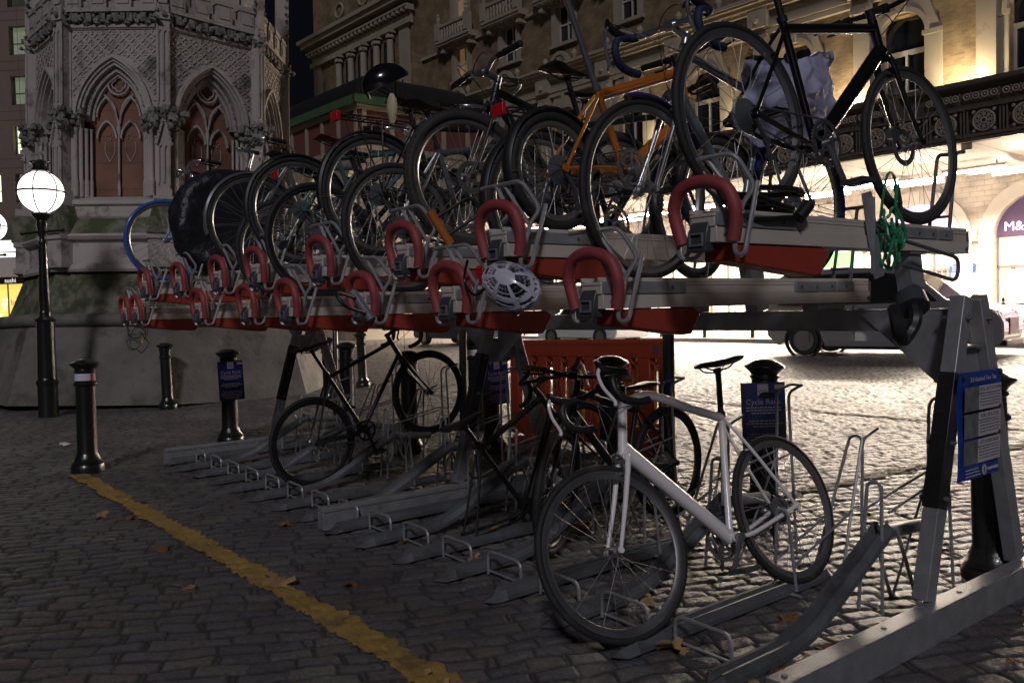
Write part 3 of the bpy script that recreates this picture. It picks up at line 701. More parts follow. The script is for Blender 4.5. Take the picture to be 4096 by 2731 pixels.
    # seat post and saddle
    sc0 = BB+sdv*((seat-.275)/math.sin(sa)-.03); b = MB(); b.tube([cl-sdv*.02, sc0], .0135, 12); b.tube([sc0, sc0+V((.0,0,.02))], .02, 10)
    b.cyl(cl+sdv*.004, cl+sdv*.026, .020, n=12)
    for s in (-1, 1): b.tube(smooth([sc0+V((.11,s*.012,.035)), sc0+V((.06,s*.022,.010)), sc0+V((-.04,s*.022,.010)), sc0+V((-.10,s*.035,.04))], 4), .0035, 6)
    sp_ = mk(b, 'seatpost', postm or M_mblk)
    if saddle:
        rings = []; Ls = [(-.135,.060,.052,.020),(-.125,.072,.056,.030),(-.08,.074,.052,.034),(-.03,.052,.046,.032),(.03,.030,.044,.030),(.08,.023,.044,.028),(.125,.020,.040,.024),(.142,.012,.036,.014)]
        for x_, w_, z_, d_ in Ls:
            ring = []
            for k in range(14):
                a = 2*PI*k/14; yy = math.cos(a)*w_; zz = math.sin(a)*d_*.5
                if math.sin(a) < 0: yy *= (.86 if x_ > -.05 else 1); zz *= .9
                if math.sin(a) > .5: zz -= .003*(abs(yy) < w_*.3)
                ring.append(sc0+V((x_, yy, z_+zz-.004)))
            rings.append(ring)
        mk(MB().loft(rings), 'saddle', sadm, sp_, ang=60)
    # drivetrain on the right side (-y)
    b = MB(); cr = .088 if geared else .078
    b.lathe([(cr,-.052),(cr,-.048),(cr-.014,-.048),(cr-.014,-.052)], BB, 'y', 44, True); b.lathe([(.030,-.052),(.030,-.046),(.010,-.046),(.010,-.052)], BB, 'y', 20, True)
    for k in range(40):
        a = 2*PI*k/40; b.box(BB+V(((cr+.002)*math.cos(a), -.050, (cr+.002)*math.sin(a))), (.006,.003,.006), Matrix.Rotation(-a,3,'Y'))
    if geared: b.lathe([(cr-.022,-.044),(cr-.022,-.041),(cr-.034,-.041),(cr-.034,-.044)], BB, 'y', 40, True)
    for k in range(5):
        a = 2*PI*k/5+.3; b.bar(BB+V((.02*math.cos(a),-.050,.02*math.sin(a))), BB+V(((cr-.008)*math.cos(a),-.050,(cr-.008)*math.sin(a))), .004, .012, (0,0,1) if abs(math.cos(a))>.5 else (1,0,0))
    cm = M_alus if geared else M_mblk
    dr = mk(b, 'chainring', cm)
    for s in (-1, 1):
        a = crank_a+(PI if s > 0 else 0); v = V((math.cos(a), 0, math.sin(a)))
        b = MB(); b.tube([BB+V((0,s*.060,0)), BB+v*.06+V((0,s*.064,0)), BB+v*.17+V((0,s*.074,0))], .011, 8, rs=[.017,.012,.012]); b.cyl(BB+V((0,s*.04,0)), BB+V((0,s*.075,0)), .016, n=10); cko = mk(b, 'crank', cm)
        pc = BB+v*.17+V((0,s*.125,0)); b = MB(); b.cyl(pc+V((0,-s*.05,0)), pc+V((0,s*.045,0)), .006, n=6)
        b.box(pc+V((.038,0,0)), (.010,.092,.018)); b.box(pc+V((-.038,0,0)), (.010,.092,.018)); b.box(pc+V((0,s*.042,0)), (.075,.010,.016)); b.box(pc+V((0,-s*.040,0)), (.075,.010,.016)); b.box(pc, (.03,.08,.022)); mk(b, 'pedal', M_dkpl, cko)
    if rear:
        b = MB(); gr = .020 if not geared else .032
        for s in (1, -1): b.tube([BB+V((0,-.050,s*(cr+.001))), rh+V((0,-.046,s*gr))], .0042, 4)
        if not geared:
            b.lathe([(gr+.002,-.048),(gr+.002,-.044),(.012,-.044),(.012,-.048)], rh, 'y', 22, True)
        mk(b, 'chain', M_galvd, dr)
        if geared:
            b = MB()
            for q in range(7): r_ = .026+.006*q; b.lathe([(r_,-.050+.004*q),(r_,-.048+.004*q),(.014,-.048+.004*q),(.014,-.050+.004*q)], rh, 'y', 26, True)
            mk(b, 'cassette', M_galvd)
            b = MB(); d1 = rh+V((.015,-.058,-.035)); b.tube([rh+V((0,-.06,-.02)), d1, d1+V((.02,0,-.03)), d1+V((.045,.005,-.055)), d1+V((.055,.008,-.11))], .008, 8); b.lathe([(.018,-.004),(.018,.004),(.003,.004),(.003,-.004)], d1+V((.045,.005,-.055)), 'y', 12, True); b.lathe([(.018,-.004),(.018,.004),(.003,.004),(.003,-.004)], d1+V((.055,.008,-.11)), 'y', 12, True)
            mk(b, 'rear_derailleur', M_dkpl)
            if guard:
                b = MB(); b.lathe([(.075,-.022),(.075,-.020),(.03,-.020),(.03,-.022)], rh, 'y', 30, True); mk(b, 'spoke_protector', guard)
    b = MB()
    if disc and front: b.lathe([(.08,.034),(.08,.036),(.055,.036),(.055,.034)], fr, 'y', 28, True); b.box(fr+V((-.06,.045,.055)), (.05,.025,.04)); mk(b, 'brake_disc', M_alus, fk, True)
    # mudguards
    def guardband(c, R_, a0, a1, n=26, wd=.024):
        b = MB(); rings = []
        for k in range(n+1):
            a = math.radians(a0+(a1-a0)*k/n); ring = []
            for yy, rr in ((-wd,-.010),(-wd*.6,.002),(0,.005),(wd*.6,.002),(wd,-.010),(wd*.55,-.001),(0,.002),(-wd*.55,-.001)): ring.append(c+V(((R_+rr)*math.cos(a), yy, (R_+rr)*math.sin(a))))
            rings.append(ring)
        return b.loft(rings)
    if fend:
        if rear:
            g = mk(guardband(rh, R+.016, 20, 195, wd=max(.022,tr+.006)), 'mudguard', fend); b = MB()
            for s in (-1, 1):
                for aa in (150, 185): b.tube([rh+V((0,s*.06,0)), rh+V(((R+.012)*math.cos(math.radians(aa)), s*.02, (R+.012)*math.sin(math.radians(aa))))], .002, 5)
            mk(b, 'mudguard_stay', M_alus, g)
        if front and fend is not M_indigo:
            g = mk(guardband(fr, R+.016, 30, 200 if True else 180, wd=max(.022,tr+.006)), 'mudguard', fend, fk, True)
        elif front: mk(guardband(fr, R+.018, 75, 150, wd=.024), 'mudguard', fend, fk, True)
    if carrier:
        b = MB(); zc = R*2+.075; x0, x1 = -.20, .20
        for s in (-1, 1):
            b.tube(bend([V((x1+.06,s*.02,zc-.02)), V((x1,s*.055,zc)), V((x0,s*.055,zc)), V((x0-.02,0,zc))], .03), .005, 8)
            b.tube([rh+V((0,s*.075,.01)), V((.02,s*.06,zc))], .0045, 6); b.tube([rh+V((0,s*.075,.01)), V((-.14,s*.06,zc))], .0045, 6)
        for q in range(4): b.tube([V((x0+.06+q*.09,-.055,zc)), V((x0+.06+q*.09,.055,zc))], .004, 6)
        b.tube([V((x0,0,zc)), V((x1,0,zc))], .004, 6)
        ca = mk(b, 'carrier', M_mblk)
    if refl:
        b = MB(); zc = R*2+(.075 if carrier else .12); b.box(V((-.235,0,zc-.005)) if carrier else sc0+V((-.10,0,-.10)), (.022,.085,.055)); mk(b, 'rear_reflector', refl, bev=.004)
    if light:
        b = MB(); lc = H+V((.06,.0,-.03)); b.lathe([(.0,-.03),(.018,-.028),(.032,-.005),(.034,.02),(.028,.026),(0,.028)], lc, 'x', 16); mk(b, 'headlamp', M_chr, hbo, True)
    if kick:
        b = MB(); b.tube([BB+V((-.03,.03,-.02)), BB+V((-.20,.12,-.26))], .006, 6); mk(b, 'kickstand', M_mblk)
    return t, dict(H=H, sc0=sc0, cl=cl, BB=BB, htp=htp, th=th, fr=fr, crown=crown)
UP = PI/2; DN = -PI/2
B0,_ = bike('large glossy black road bicycle on the nearest upper tray', .385, .27, 1.612, math.radians(87), wb=1.09, frame=M_blk, rim=M_alus, deep=.024, bars='flat', seat=.87, ht=.84, stl=.47, st=74, lean=5, steer=-2, td=.020, dd=.029, disc=True, crank_a=-1.2, guard=M_glass, gripm=M_mblk, tr=.0145, postm=M_mblk)
B1,i1 = bike('pale teal road bicycle with dark blue bar tape on the lowest near tray', .0, 1.16, 1.395, DN, wb=1.0, frame=M_teal, forkm=M_chr, rim=M_alus, bars='drop', gripm=M_navy, leverm=M_chr, chr_=M_chr, fend=M_indigo, lean=0, steer=0, seat=.93, ht=.92, stl=.54, tr=.0145, light=False)
B2,_ = bike('orange small-wheeled bicycle with a very long grey seatpost and black saddle', -.40, .07, 1.612, UP, R=.245, tr=.022, wb=1.02, frame=M_orng, forkm=M_mblk, bars='flat', seat=1.08, ht=.80, stl=.36, st=68, lean=3, fend=M_mblk, carrier=False, postm=M_grey, td=.024, dd=.026, small=True, knob=False, steer=-10, rim=M_alus)
B3,_ = bike('black city bicycle with carrier and red box reflector on a lower tray', -.80, .36, 1.43, UP, R=.35, tr=.022, wb=1.05, frame=M_mblk, bars='flat', seat=1.0, ht=.9, fend=M_mblk, carrier=True, refl=M_redl, lean=4, steer=8)
B4,_ = bike('black fat-tyred mountain bicycle with black grips and silver stem on a higher tray', -1.20, 1.26, 1.60, DN, R=.345, tr=.028, wb=1.06, frame=M_mblk, bars='riser', chr_=M_alus, seat=.85, ht=.82, stl=.42, knob=True, lean=2, td=.02, dd=.024, rim=M_alus, fend=None, guard=M_glass, disc=True, steer=-6)
B5,i5 = bike('dark bicycle on a lower tray with a black helmet strapped over its saddle', -1.60, .05, 1.395, UP, tr=.017, wb=1.02, frame=M_grey, bars='flat', seat=.98, ht=.88, chr_=M_alus, lean=3, rim=M_alus, steer=-12)
B6,_ = bike('black town bicycle with black mudguards, carrier and black saddle on a higher tray', -2.0, .14, 1.61, UP, R=.345, tr=.019, wb=1.06, frame=M_mblk, bars='north', chr_=M_chr, seat=.87, ht=.82, fend=M_mblk, carrier=True, refl=M_redl, lean=2, steer=10)
B7,_ = bike('black-wheeled road bicycle on a lower tray behind a red foam handle', -2.4, -.02, 1.395, UP, tr=.0145, wb=1.0, frame=M_mblk, rim=M_mblk, bars='drop', seat=.86, ht=.84, lean=3)
B8,_ = bike('bicycle with a brown leather saddle and pale green frame on a higher tray', -2.8, .04, 1.61, UP, R=.34, tr=.018, wb=1.04, frame=M_green, bars='north', chr_=M_chr, sadm=M_leath, seat=.80, ht=.80, stl=.46, fend=M_mblk, lean=3, forkm=M_mblk)
B9,_ = bike('grey thin-tyred bicycle with narrow metal mudguards on a higher tray', -3.6, .06, 1.61, UP, tr=.014, wb=1.0, frame=M_grey, bars='drop', rim=M_alus, seat=.82, ht=.80, lean=2, fend=M_grey, refl=M_redl)
B10,_ = bike('dark hybrid bicycle low in the middle of the upper tier', -3.2, .10, 1.395, UP, tr=.018, wb=1.02, frame=M_blk, bars='flat', seat=.86, ht=.84, lean=1)
B11,_ = bike('blue bicycle with blue tyres and silver headlamp at the far end of the rack', -5.2, .94, 1.61, DN, tr=.016, wb=1.02, frame=M_blue, bars='north', chr_=M_chr, rim=M_alus, seat=.72, ht=.70, stl=.42, light=True, lean=1, fend=None)
for ch in B11.children:
    if ch.name.startswith('wheel'):
        for c2 in ch.children:
            if c2.name.startswith('tyre'): c2.data = c2.data.copy(); c2.data.materials[0] = M_blue
B12,_ = bike('bicycle hidden by a black cover with only its swept silver handlebar showing', -4.4, 1.12, 1.61, DN, tr=.018, wb=1.0, frame=M_mblk, bars='north', chr_=M_chr, seat=.70, ht=.86, stl=.42, lean=0)
# black cover over the front of that bicycle
def cover():
    m = mat('black_nylon_cover', (.014,.015,.022), .42, 0, .3, 6, .010, 26)
    b = MB(); n = 40; rings = []; R_ = .41
    r = random.Random(5)
    secs = [(-.10,.55),(-.13,.80),(-.11,.96),(-.045,1.03),(.0,1.05),(.045,1.03),(.11,.96),(.13,.80),(.10,.55)]
    vs = []; fs = []
    for k in range(n):
        a = 2*PI*k/n
        for j, (xx, s) in enumerate(secs):
            wob = 1+.05*noise.noise(Vector((math.cos(a)*3, math.sin(a)*3, j*.7)))*1.6
            ry = R_*s*wob; Y = math.cos(a)*ry; Z = math.sin(a)*ry*1.0
            if Z > 0 and Y > -.1: Y = Y*1.0+.30*(Z/R_)*(Y > 0)
            vs.append((xx*(1+.3*noise.noise(Vector((a*2, j, 3.)))), Y, Z))
    m_ = len(secs)
    for k in range(n):
        q = (k+1) % n
        for j in range(m_-1): fs.append((k*m_+j, q*m_+j, q*m_+j+1, k*m_+j+1))
    fs.append(tuple(k*m_ for k in range(n))); fs.append(tuple(k*m_+m_-1 for k in range(n))[::-1])
    b.add(vs, fs); o = b.build('bicycle_cover', m, ang=60, loc=(-4.40,.14,2.02))
    s = o.modifiers.new('sub', 'SUBSURF'); s.levels = 2; s.render_levels = 2
    tx = bpy.data.textures.new('creases', 'CLOUDS'); tx.noise_scale = .09; d = o.modifiers.new('d', 'DISPLACE'); d.texture = tx; d.strength = .03
    tag(o, 'crinkled black nylon cover wrapped round a bicycle wheel near the far end of the rack', 'bicycle cover')
cover()
# lower tier
W,iw = bike('white road bicycle with a curved top tube leaning in the nearest ground channel', .045, 1.115, .035, math.radians(-91.5), wb=1.07, frame=M_white, forkm=M_white, rim=M_alus, deep=.026, bars='drop', seat=1.03, ht=.93, stl=.54, curve=True, td=.020, dd=.030, lean=19, steer=-9, tr=.0145, crank_a=2.3, leverm=M_white, refl=None, gripm=M_mblk, hub=.018)
F,_ = bike('black fixed-gear bicycle standing in a ramped ground channel with its front wheel raised', -3.6, .53, .03, UP, wb=1.06, frame=M_mblk, rim=M_mblk, deep=.03, spk=M_dspk, bars='drop', seat=1.0, ht=.86, stl=.52, geared=False, lean=0, pitch=16, tr=.015, td=.0145, dd=.0155, crank_a=-1.5, disc=False)
D,_ = bike('dark road bicycle without its rear wheel, resting on its rear stays', -1.68, .48, .03, UP, wb=1.0, frame=M_mblk, forkm=M_mblk, rim=M_mblk, bars='drop', leverm=M_white, rear=False, seat=.93, ht=.86, pitch=20, zoff=.34, lean=4, steer=12, geared=False, td=.018, dd=.022, crank_a=.4)
E_,_ = bike('black hybrid bicycle with brown leather grips standing behind the wheel-less one', -1.20, 1.62, .02, math.radians(-84), wb=1.0, frame=M_mblk, forkm=M_mblk, rim=M_mblk, bars='flat', gripm=M_tape, seat=.80, ht=.86, stl=.44, steer=25, lean=2, tr=.020, td=.018, dd=.022)
# things resting on the bicycles
def helmet(name, loc, rot, m, lab, vents=True, m2=None):
    t = thing(name, lab, 'helmet', loc, rot); b = MB(); rings = []; nu, nv = 28, 9
    vs = []; fs = []
    def pt(a, v, k=1.):
        rr = math.cos(v); return (.145*rr*math.cos(a)*k, .10*rr*math.sin(a)*k, .115*math.sin(v)*k-.0+(.02*math.cos(a) if v < .2 else 0))
    for j in range(nv+1):
        v = (PI/2)*j/nv
        for i in range(nu): vs.append(pt(2*PI*i/nu, v))
    n1 = len(vs)
    for j in range(nv+1):
        v = (PI/2)*j/nv
        for i in range(nu): vs.append(pt(2*PI*i/nu, v, .84))
    for j in range(nv):
        for i in range(nu):
            q = (i+1) % nu
            hole = vents and (j in (1,2,4,5,6)) and (i % 4 != 0)
            A = (j*nu+i, j*nu+q, (j+1)*nu+q, (j+1)*nu+i)
            if not hole: fs += [A, tuple(n1+k for k in A[::-1])]
            else:
                for e in range(4):
                    e2 = (e+1) % 4
                    # rim walls only towards solid neighbours
                    fs.append((A[e], A[e2], n1+A[e2], n1+A[e]))
    for i in range(nu): q = (i+1) % nu; fs.append((i, n1+i, n1+q, q))
    b.add(vs, fs); b.build('shell', m, t, ang=45, fix=False)
    if vents: q_ = MB(); q_.ball((0,0,0), .1, 16, (1.17,.78,.90)); q_.build('vent_shade_liner', M_mblk, t)  # black lining ball, added so the vents show dark shade inside
    s = MB(); s.tube(smooth([(.08,.085,.0),(.05,.07,-.09),(.03,.0,-.13),(.05,-.07,-.09),(.08,-.085,.0)],5), .004, 6); s.tube(smooth([(-.06,.085,.0),(.04,.07,-.09)],3), .004, 6); s.tube(smooth([(-.06,-.085,.0),(.04,-.07,-.09)],3), .004, 6)
    s.tube(smooth([(-.13,.03,.0),(-.12,.0,-.05),(-.13,-.03,.0)],4), .006, 6); s.build('strap', M_mblk, t)
    if m2: c = MB(); c.lathe([(.143,.0),(.147,.012),(.140,.024)], (0,0,0), 'z', 30, sx=1.); 
    t.scale = (.88,.88,.88)
    return t
m_hw = mat('white_blue_helmet_shell', (.52,.52,.60), .3, 0, .1, 8, coat=.4, dirt=((.03,.14,.34), 9, .56))
helmet('cycling_helmet', (-.235,-.31,1.375), (math.radians(62), math.radians(28), math.radians(20)), m_hw, 'white and blue vented cycling helmet hanging from the second red handle')
helmet('cycling_helmet', (-1.60,-.02,2.46), (math.radians(12), math.radians(-18), math.radians(70)), M_blk, 'round glossy black helmet sitting on the saddle of a bicycle', vents=False)
b = MB(); r = random.Random(9)
b.loft([[(.03*math.cos(2*PI*k/10)*w_, .018*math.sin(2*PI*k/10)*w_, -z_) for k in range(10)] for z_, w_ in ((0,.5),(.03,1.1),(.07,1.3),(.12,.9),(.15,.5))])
tag(b.build('glove', mat('cream_fabric', (.55,.50,.30), .8, 0, .2, 30, .002, 120), ang=60, loc=(-1.55,-.02,2.40)), 'cream cloth glove tucked under the black helmet', 'glove')
# locks
def lock(name, pts, r, m, lab, cat='bicycle lock', end=None):
    t = thing(name, lab, cat, pts[0]); b = MB(); P = [Vector(p)-Vector(pts[0]) for p in smooth(pts, 6)]; b.tube(P, r, 8); b.build('cable', m, t)
    b = MB(); e = P[-1]; d = (P[-1]-P[-3]).normalized(); b.cyl(e-d*.02, e+d*.05, r*2.4, r*2.2, 10); b.build('lock_body', end or M_mblk, t)
    return t
def coil(c, w_, h_, turns, n=14, seed=0):
    r = random.Random(seed); c = Vector(c); out = []
    for k in range(int(turns*n)):
        a = 2*PI*k/n; s = .75+.35*r.random(); out.append(c+Vector((.05*math.sin(a*.37+seed)+.02, w_*math.cos(a)*s, h_*math.sin(a)*s+ .06*math.sin(k*.11))))
    return out
lock('cable_lock', coil((.47,1.02,1.535), .036, .062, 8, seed=3)+[Vector((.48,1.10,1.70)), Vector((.46,1.16,1.76)), Vector((.44,1.20,1.68))], .0065, M_grn, 'green coiled cable lock hung on the nearest upper tray', end=M_dkpl)
lock('cable_lock', [(.48,.98,1.62),(.50,.97,1.72),(.49,1.02,1.79),(.47,1.10,1.80),(.46,1.15,1.74)], .0055, M_grn, 'short loop of green cable above the coiled cable lock', end=M_dkpl)
lock('cable_lock', [(.47,1.10,1.26),(.50,1.06,1.22),(.51,1.06,1.165),(.50,1.11,1.135),(.51,1.155,1.17),(.52,1.175,1.22),(.49,1.21,1.275)], .027, M_mblk, 'thick black chain lock in a fabric sleeve looped round the beam under the nearest tray', end=M_dkpl)
lock('cable_lock', coil((-5.36,-.31,1.16), .075, .085, 4, seed=8), .0032, M_cab, 'thin black cable lock dangling from the far end of the rack', end=M_yel)
lock('cable_lock', coil((.415,.30,1.625), .17, .010, 4, seed=11), .010, M_cab, 'black cable lock coiled flat on the nearest upper tray')
lock('cable_lock', [(-.60,-.25,1.50),(-.64,-.24,1.42),(-.55,-.26,1.36),(-.47,-.27,1.38),(-.45,-.29,1.42)], .006, M_cab, 'black cable with a red light beside the hanging white and blue helmet', end=M_redl)
def dlock(loc, rot, m1, lab):
    t = thing('u_lock', lab, 'bicycle lock', loc, rot); b = MB(); b.tube(bend([(-.045,0,0),(-.045,0,.20),(.045,0,.20),(.045,0,0)], .045), .008, 10); b.build('shackle', M_cab, t)
    b = MB(); b.cyl((-.085,0,0),(.085,0,0), .020, n=14); b.build('crossbar', m1, t); return t
dlock((-.93,-.16,1.665), (0, math.radians(58), math.radians(70)), mat('orange_lock_sleeve', (.42,.13,.02), .4, 0, .15, 12), 'u-lock with an orange crossbar resting on a red foam handle')
dlock((-1.22,-.40,1.33), (math.radians(75), math.radians(50), math.radians(20)), M_ltpl, 'u-lock with a grey crossbar leaning beside a red foam handle of the lower row')
# plastic bag wedged behind the big black bicycle
def bag():
    m = mat('translucent_bag_plastic', (.42,.43,.62), .35, 0, .15, 5, .004, 30, trans=.15)
    b = MB(); nx, nz = 26, 18; vs = []
    for side in (0, 1):
        for i in range(nx+1):
            for j in range(nz+1):
                u, v = i/nx, j/nz
                y = -.02+.66*u; z = -.16+.30*v+.10*u*(v)-.04*math.sin(u*9)*(1-v)+.10*(u>.45)*(u-.45)
                th = .07*math.sin(PI*min(1,u*1.02))*math.sin(PI*v)
                x = (th if side else -th)+.035*noise.noise(Vector((u*7, v*6, side*9.)))+.018*noise.noise(Vector((u*19, v*17, side*5.)))
                vs.append((x, y+.02*noise.noise(Vector((v*8, u*3, 2.))), z+.025*noise.noise(Vector((u*8, v*4, 7.)))))
    N = (nx+1)*(nz+1); fs = []
    for i in range(nx):
        for j in range(nz):
            a = i*(nz+1)+j; q = (a, a+1, a+nz+2, a+nz+1); fs += [q, tuple(N+k for k in q[::-1])]
    b.add(vs, fs)
    o = b.build('plastic_bag', m, ang=70, loc=(.05,.72,2.15)); q_ = o.modifiers.new('sub','SUBSURF'); q_.levels = q_.render_levels = 1; tag(o, 'crumpled pale lilac plastic bag caught behind the large black bicycle', 'bag')
bag()
# odds and ends on the lower tier
b = MB()
r = random.Random(12)
for c in ((0,0,0),(.02,.01,-.05)): b.ball(c, .035, 10, (.6,1,.8), .35, r)
tag(b.build('crumpled_tissue', m_pap, ang=20, loc=(-1.30,.78,.40)), 'crumpled white tissue wedged among the dark bicycles', 'litter')
# ------------------------------------------------------------------ bollards, posts, signs
def bollard_mesh(h=.97, band=False):
    b = MB(); k = h/.97; r = .082
    b.lathe([(.135,0),(.135,.05),(.125,.07),(.130,.085),(.105,.11),(.098,.13),(r+.006,.15),(r,.17),(r-.004,.74*k),(r+.012,.755*k),(r+.012,.77*k),(r-.002,.785*k),(r-.004,.855*k),(r+.006,.865*k),(r+.006,.875*k),(r-.002,.885*k),(r+.012,.905*k),(.118,.925*k),(.124,.932*k),(.118,.942*k),(.100,.950*k),(.070,.968*k),(.03,.978*k),(0,.980*k)], n=28)
    return b.mesh('bollard', M_iron, 32)
_bm = bollard_mesh()
m_bw = mat('white_reflective_band', (.66,.64,.78), .35, 0, .05, 10); m_br = mat('red_reflective_band', (.5,.03,.02), .35, 0, .1, 10)
def arc_band(r, z0, z1, a0, a1, n=12):
    b = MB(); b.loft([[( (r)*math.cos(a), r*math.sin(a), z0), ((r+.003)*math.cos(a), (r+.003)*math.sin(a), z0), ((r+.003)*math.cos(a), (r+.003)*math.sin(a), z1), (r*math.cos(a), r*math.sin(a), z1)] for a in [math.radians(a0+(a1-a0)*i/n) for i in range(n+1)]]); return b
BL = [(-5.83,-.63,'black bollard with red and white reflective band beside the yellow line end',1.0,.02),
 (-6.52,.87,'black bollard carrying a blue sign in front of the stone monument',1.0,0),
 (-10.6,1.43,'small black bollard between street lamp and blue-signed bollard',.98,0),
 (-6.9,2.40,'black bollard behind the saddle of the black fixed-gear bicycle',1.0,0),
 (-9.3,3.35,'black bollard partly hidden behind a nearer one by the far A-shaped post',1.0,0),
 (-11.4,5.03,'isolated black bollard seen through the frame of the fixed-gear bicycle',1.0,0),
 (-4.53,1.83,'black bollard behind the raised front wheel of the fixed-gear bicycle',.98,0),
 (-5.3,3.15,'black bollard with a white band left of the orange barrier',1.04,.03),
 (-4.05,2.42,'black bollard bearing a blue sign beside the middle A-shaped post',.98,0),
 (-1.95,1.85,'black bollard in front of the orange barrier, behind the drop handlebar',1.0,0),
 (-.94,2.17,'black bollard bearing a blue sign beside the white bicycle',.99,0),
 (.52,1.88,'black bollard just behind the nearest A-shaped post',1.0,0)]
BT = {}
for i, (x, y, lab, s, ln) in enumerate(BL):
    t = thing('bollard', lab, 'bollard', (x, y, -.012), (TILT[0]*.5, TILT[1]-ln, rnd.random()*6), 'black cast-iron bollards around the cycle rack')
    o = place('post', _bm, t); o.scale = (s, s, s); BT[i] = t
    if i in (0, 7):
        t.rotation_euler.z = 0
        a = math.degrees(math.atan2(CAM.y-y, CAM.x-x))
        arc_band(.080*s, .79*s, .850*s, a-150, a+ (30 if i == 0 else 180)).build('white_band', m_bw, t)
        if i == 0: arc_band(.080*s, .79*s, .850*s, a+31, a+150).build('red_band', m_br, t)
# blue cycle rack signs
m_sb = mat('navy_sign_panel', (.010,.022,.13), .32, 0, .15, 12, coat=.2); m_sw = mat('pale_sign_print', (.40,.36,.42), .5, 0, .05, 8)
def rack_sign(x, y, z, yaw, lab):
    t = thing('cycle_rack_sign', lab, 'sign', (x, y, z), (TILT[0], TILT[1], yaw), 'blue cycle rack signs')
    W, H = .26, .40; b = MB(); b.bb(-W/2,W/2,-.002,.002,0,H); b.build('panel', m_sb, t, bev=.001)
    M = lambda px, pz: Matrix.Translation((px,-.0034,pz)) @ Matrix.Rotation(PI/2, 4, 'X')
    text('heading', 'Cycle Rack', .046, m_sw, t, M(0, H-.118), .0004)
    b = MB(); b.bb(-.032,.032,-.0032,-.0022,H-.078,H-.010); ic = b.build('pictogram', m_sw, t)
    b = MB(); b.lathe([(.011,-.0042),(.011,-.0034),(.008,-.0034),(.008,-.0042)],(-.012,0,H-.055),'y',16,True); b.lathe([(.011,-.0042),(.011,-.0034),(.008,-.0034),(.008,-.0042)],(.014,0,H-.055),'y',16,True); b.bar((-.012,-.0038,H-.055),(.006,-.0038,H-.035),.001,.003,(0,1,0)); b.bar((.006,-.0038,H-.035),(.014,-.0038,H-.055),.001,.003,(0,1,0)); b.build('pictogram', m_sb, ic)
    b = MB(); b.bb(.068,.122,-.0032,-.0022,H-.042,H-.014); b.build('crest_label', mat('cream_label', (.35,.30,.26), .6) if 'cream_label' not in MATS else MATS['cream_label'], t)
    b = MB(); r = random.Random(6)
    for blk, n in ((H-.155,3),(H-.235,3),(H-.315,5)):
        for q in range(n):
            wl = r.uniform(.17,.22)*(0.7 if q == n-1 else 1); xx = -wl/2; zz = blk-q*.0165
            while xx < wl/2:
                ww = r.uniform(.008,.028); b.bb(xx, min(xx+ww,wl/2), -.0032,-.0022, zz, zz+.0075); xx += ww+.005
    b.build('small_print', m_sw, t)
    b = MB()
    for zz in (.08,.30): b.lathe([(.088,zz),(.091,zz),(.091,zz+.02),(.088,zz+.02)],(0,.095,0),'z',24,True)
    b.build('clamp', M_galvd, t)
    return t
def yaw_to_cam(x, y, extra=0): return math.atan2(CAM.y-y, CAM.x-x)+PI/2+math.radians(extra)
for x, y, ex, z, lab in ((-6.52,.87,18,.445,'navy blue cycle rack sign on a bollard in front of the stone monument'),(-4.05,2.42,38,.44,'navy blue cycle rack sign on a bollard beside the middle A-shaped post'),(-.94,2.17,10,.42,'navy blue cycle rack sign on a bollard beside the white bicycle')):
    yw = yaw_to_cam(x, y, ex); n = Vector((math.sin(yw), -math.cos(yw))) ; rack_sign(x+n.x*.10, y+n.y*.10, z, yw, lab)
# black poles
def pole(x, y, h, r, lab, ret=False):
    t = thing('steel_post', lab, 'post', (x, y, -.01), (TILT[0],TILT[1],0)); b = MB(); b.lathe([(r*1.6,0),(r*1.6,.02),(r,.035),(r,h-.015),(r*.7,h),(0,h+.002)], n=20); b.build('post', M_iron, t); return t
P1 = pole(-1.98,2.49,1.25,.044,'plain black steel post at the right end of the orange barrier')
b = MB(); b.lathe([(0,.0),(.045,.004),(.05,.018),(.035,.03),(0,.03)],(-.02,0,.60),'x',16); b.build('red_reflector', M_redl, P1); b = MB(); b.bb(.03,.07,-.06,-.045,.66,.80); b.build('label_plate', m_sb, P1)
pole(-5.0,2.75,1.25,.040,'plain black steel post behind the raised front wheel of the fixed-gear bicycle')
pole(-8.1,4.9,1.35,.045,'slim black post on the cobbles beyond the fixed-gear bicycle')
pole(-7.6,2.6,1.30,.032,'slim black post beside the far A-shaped post')
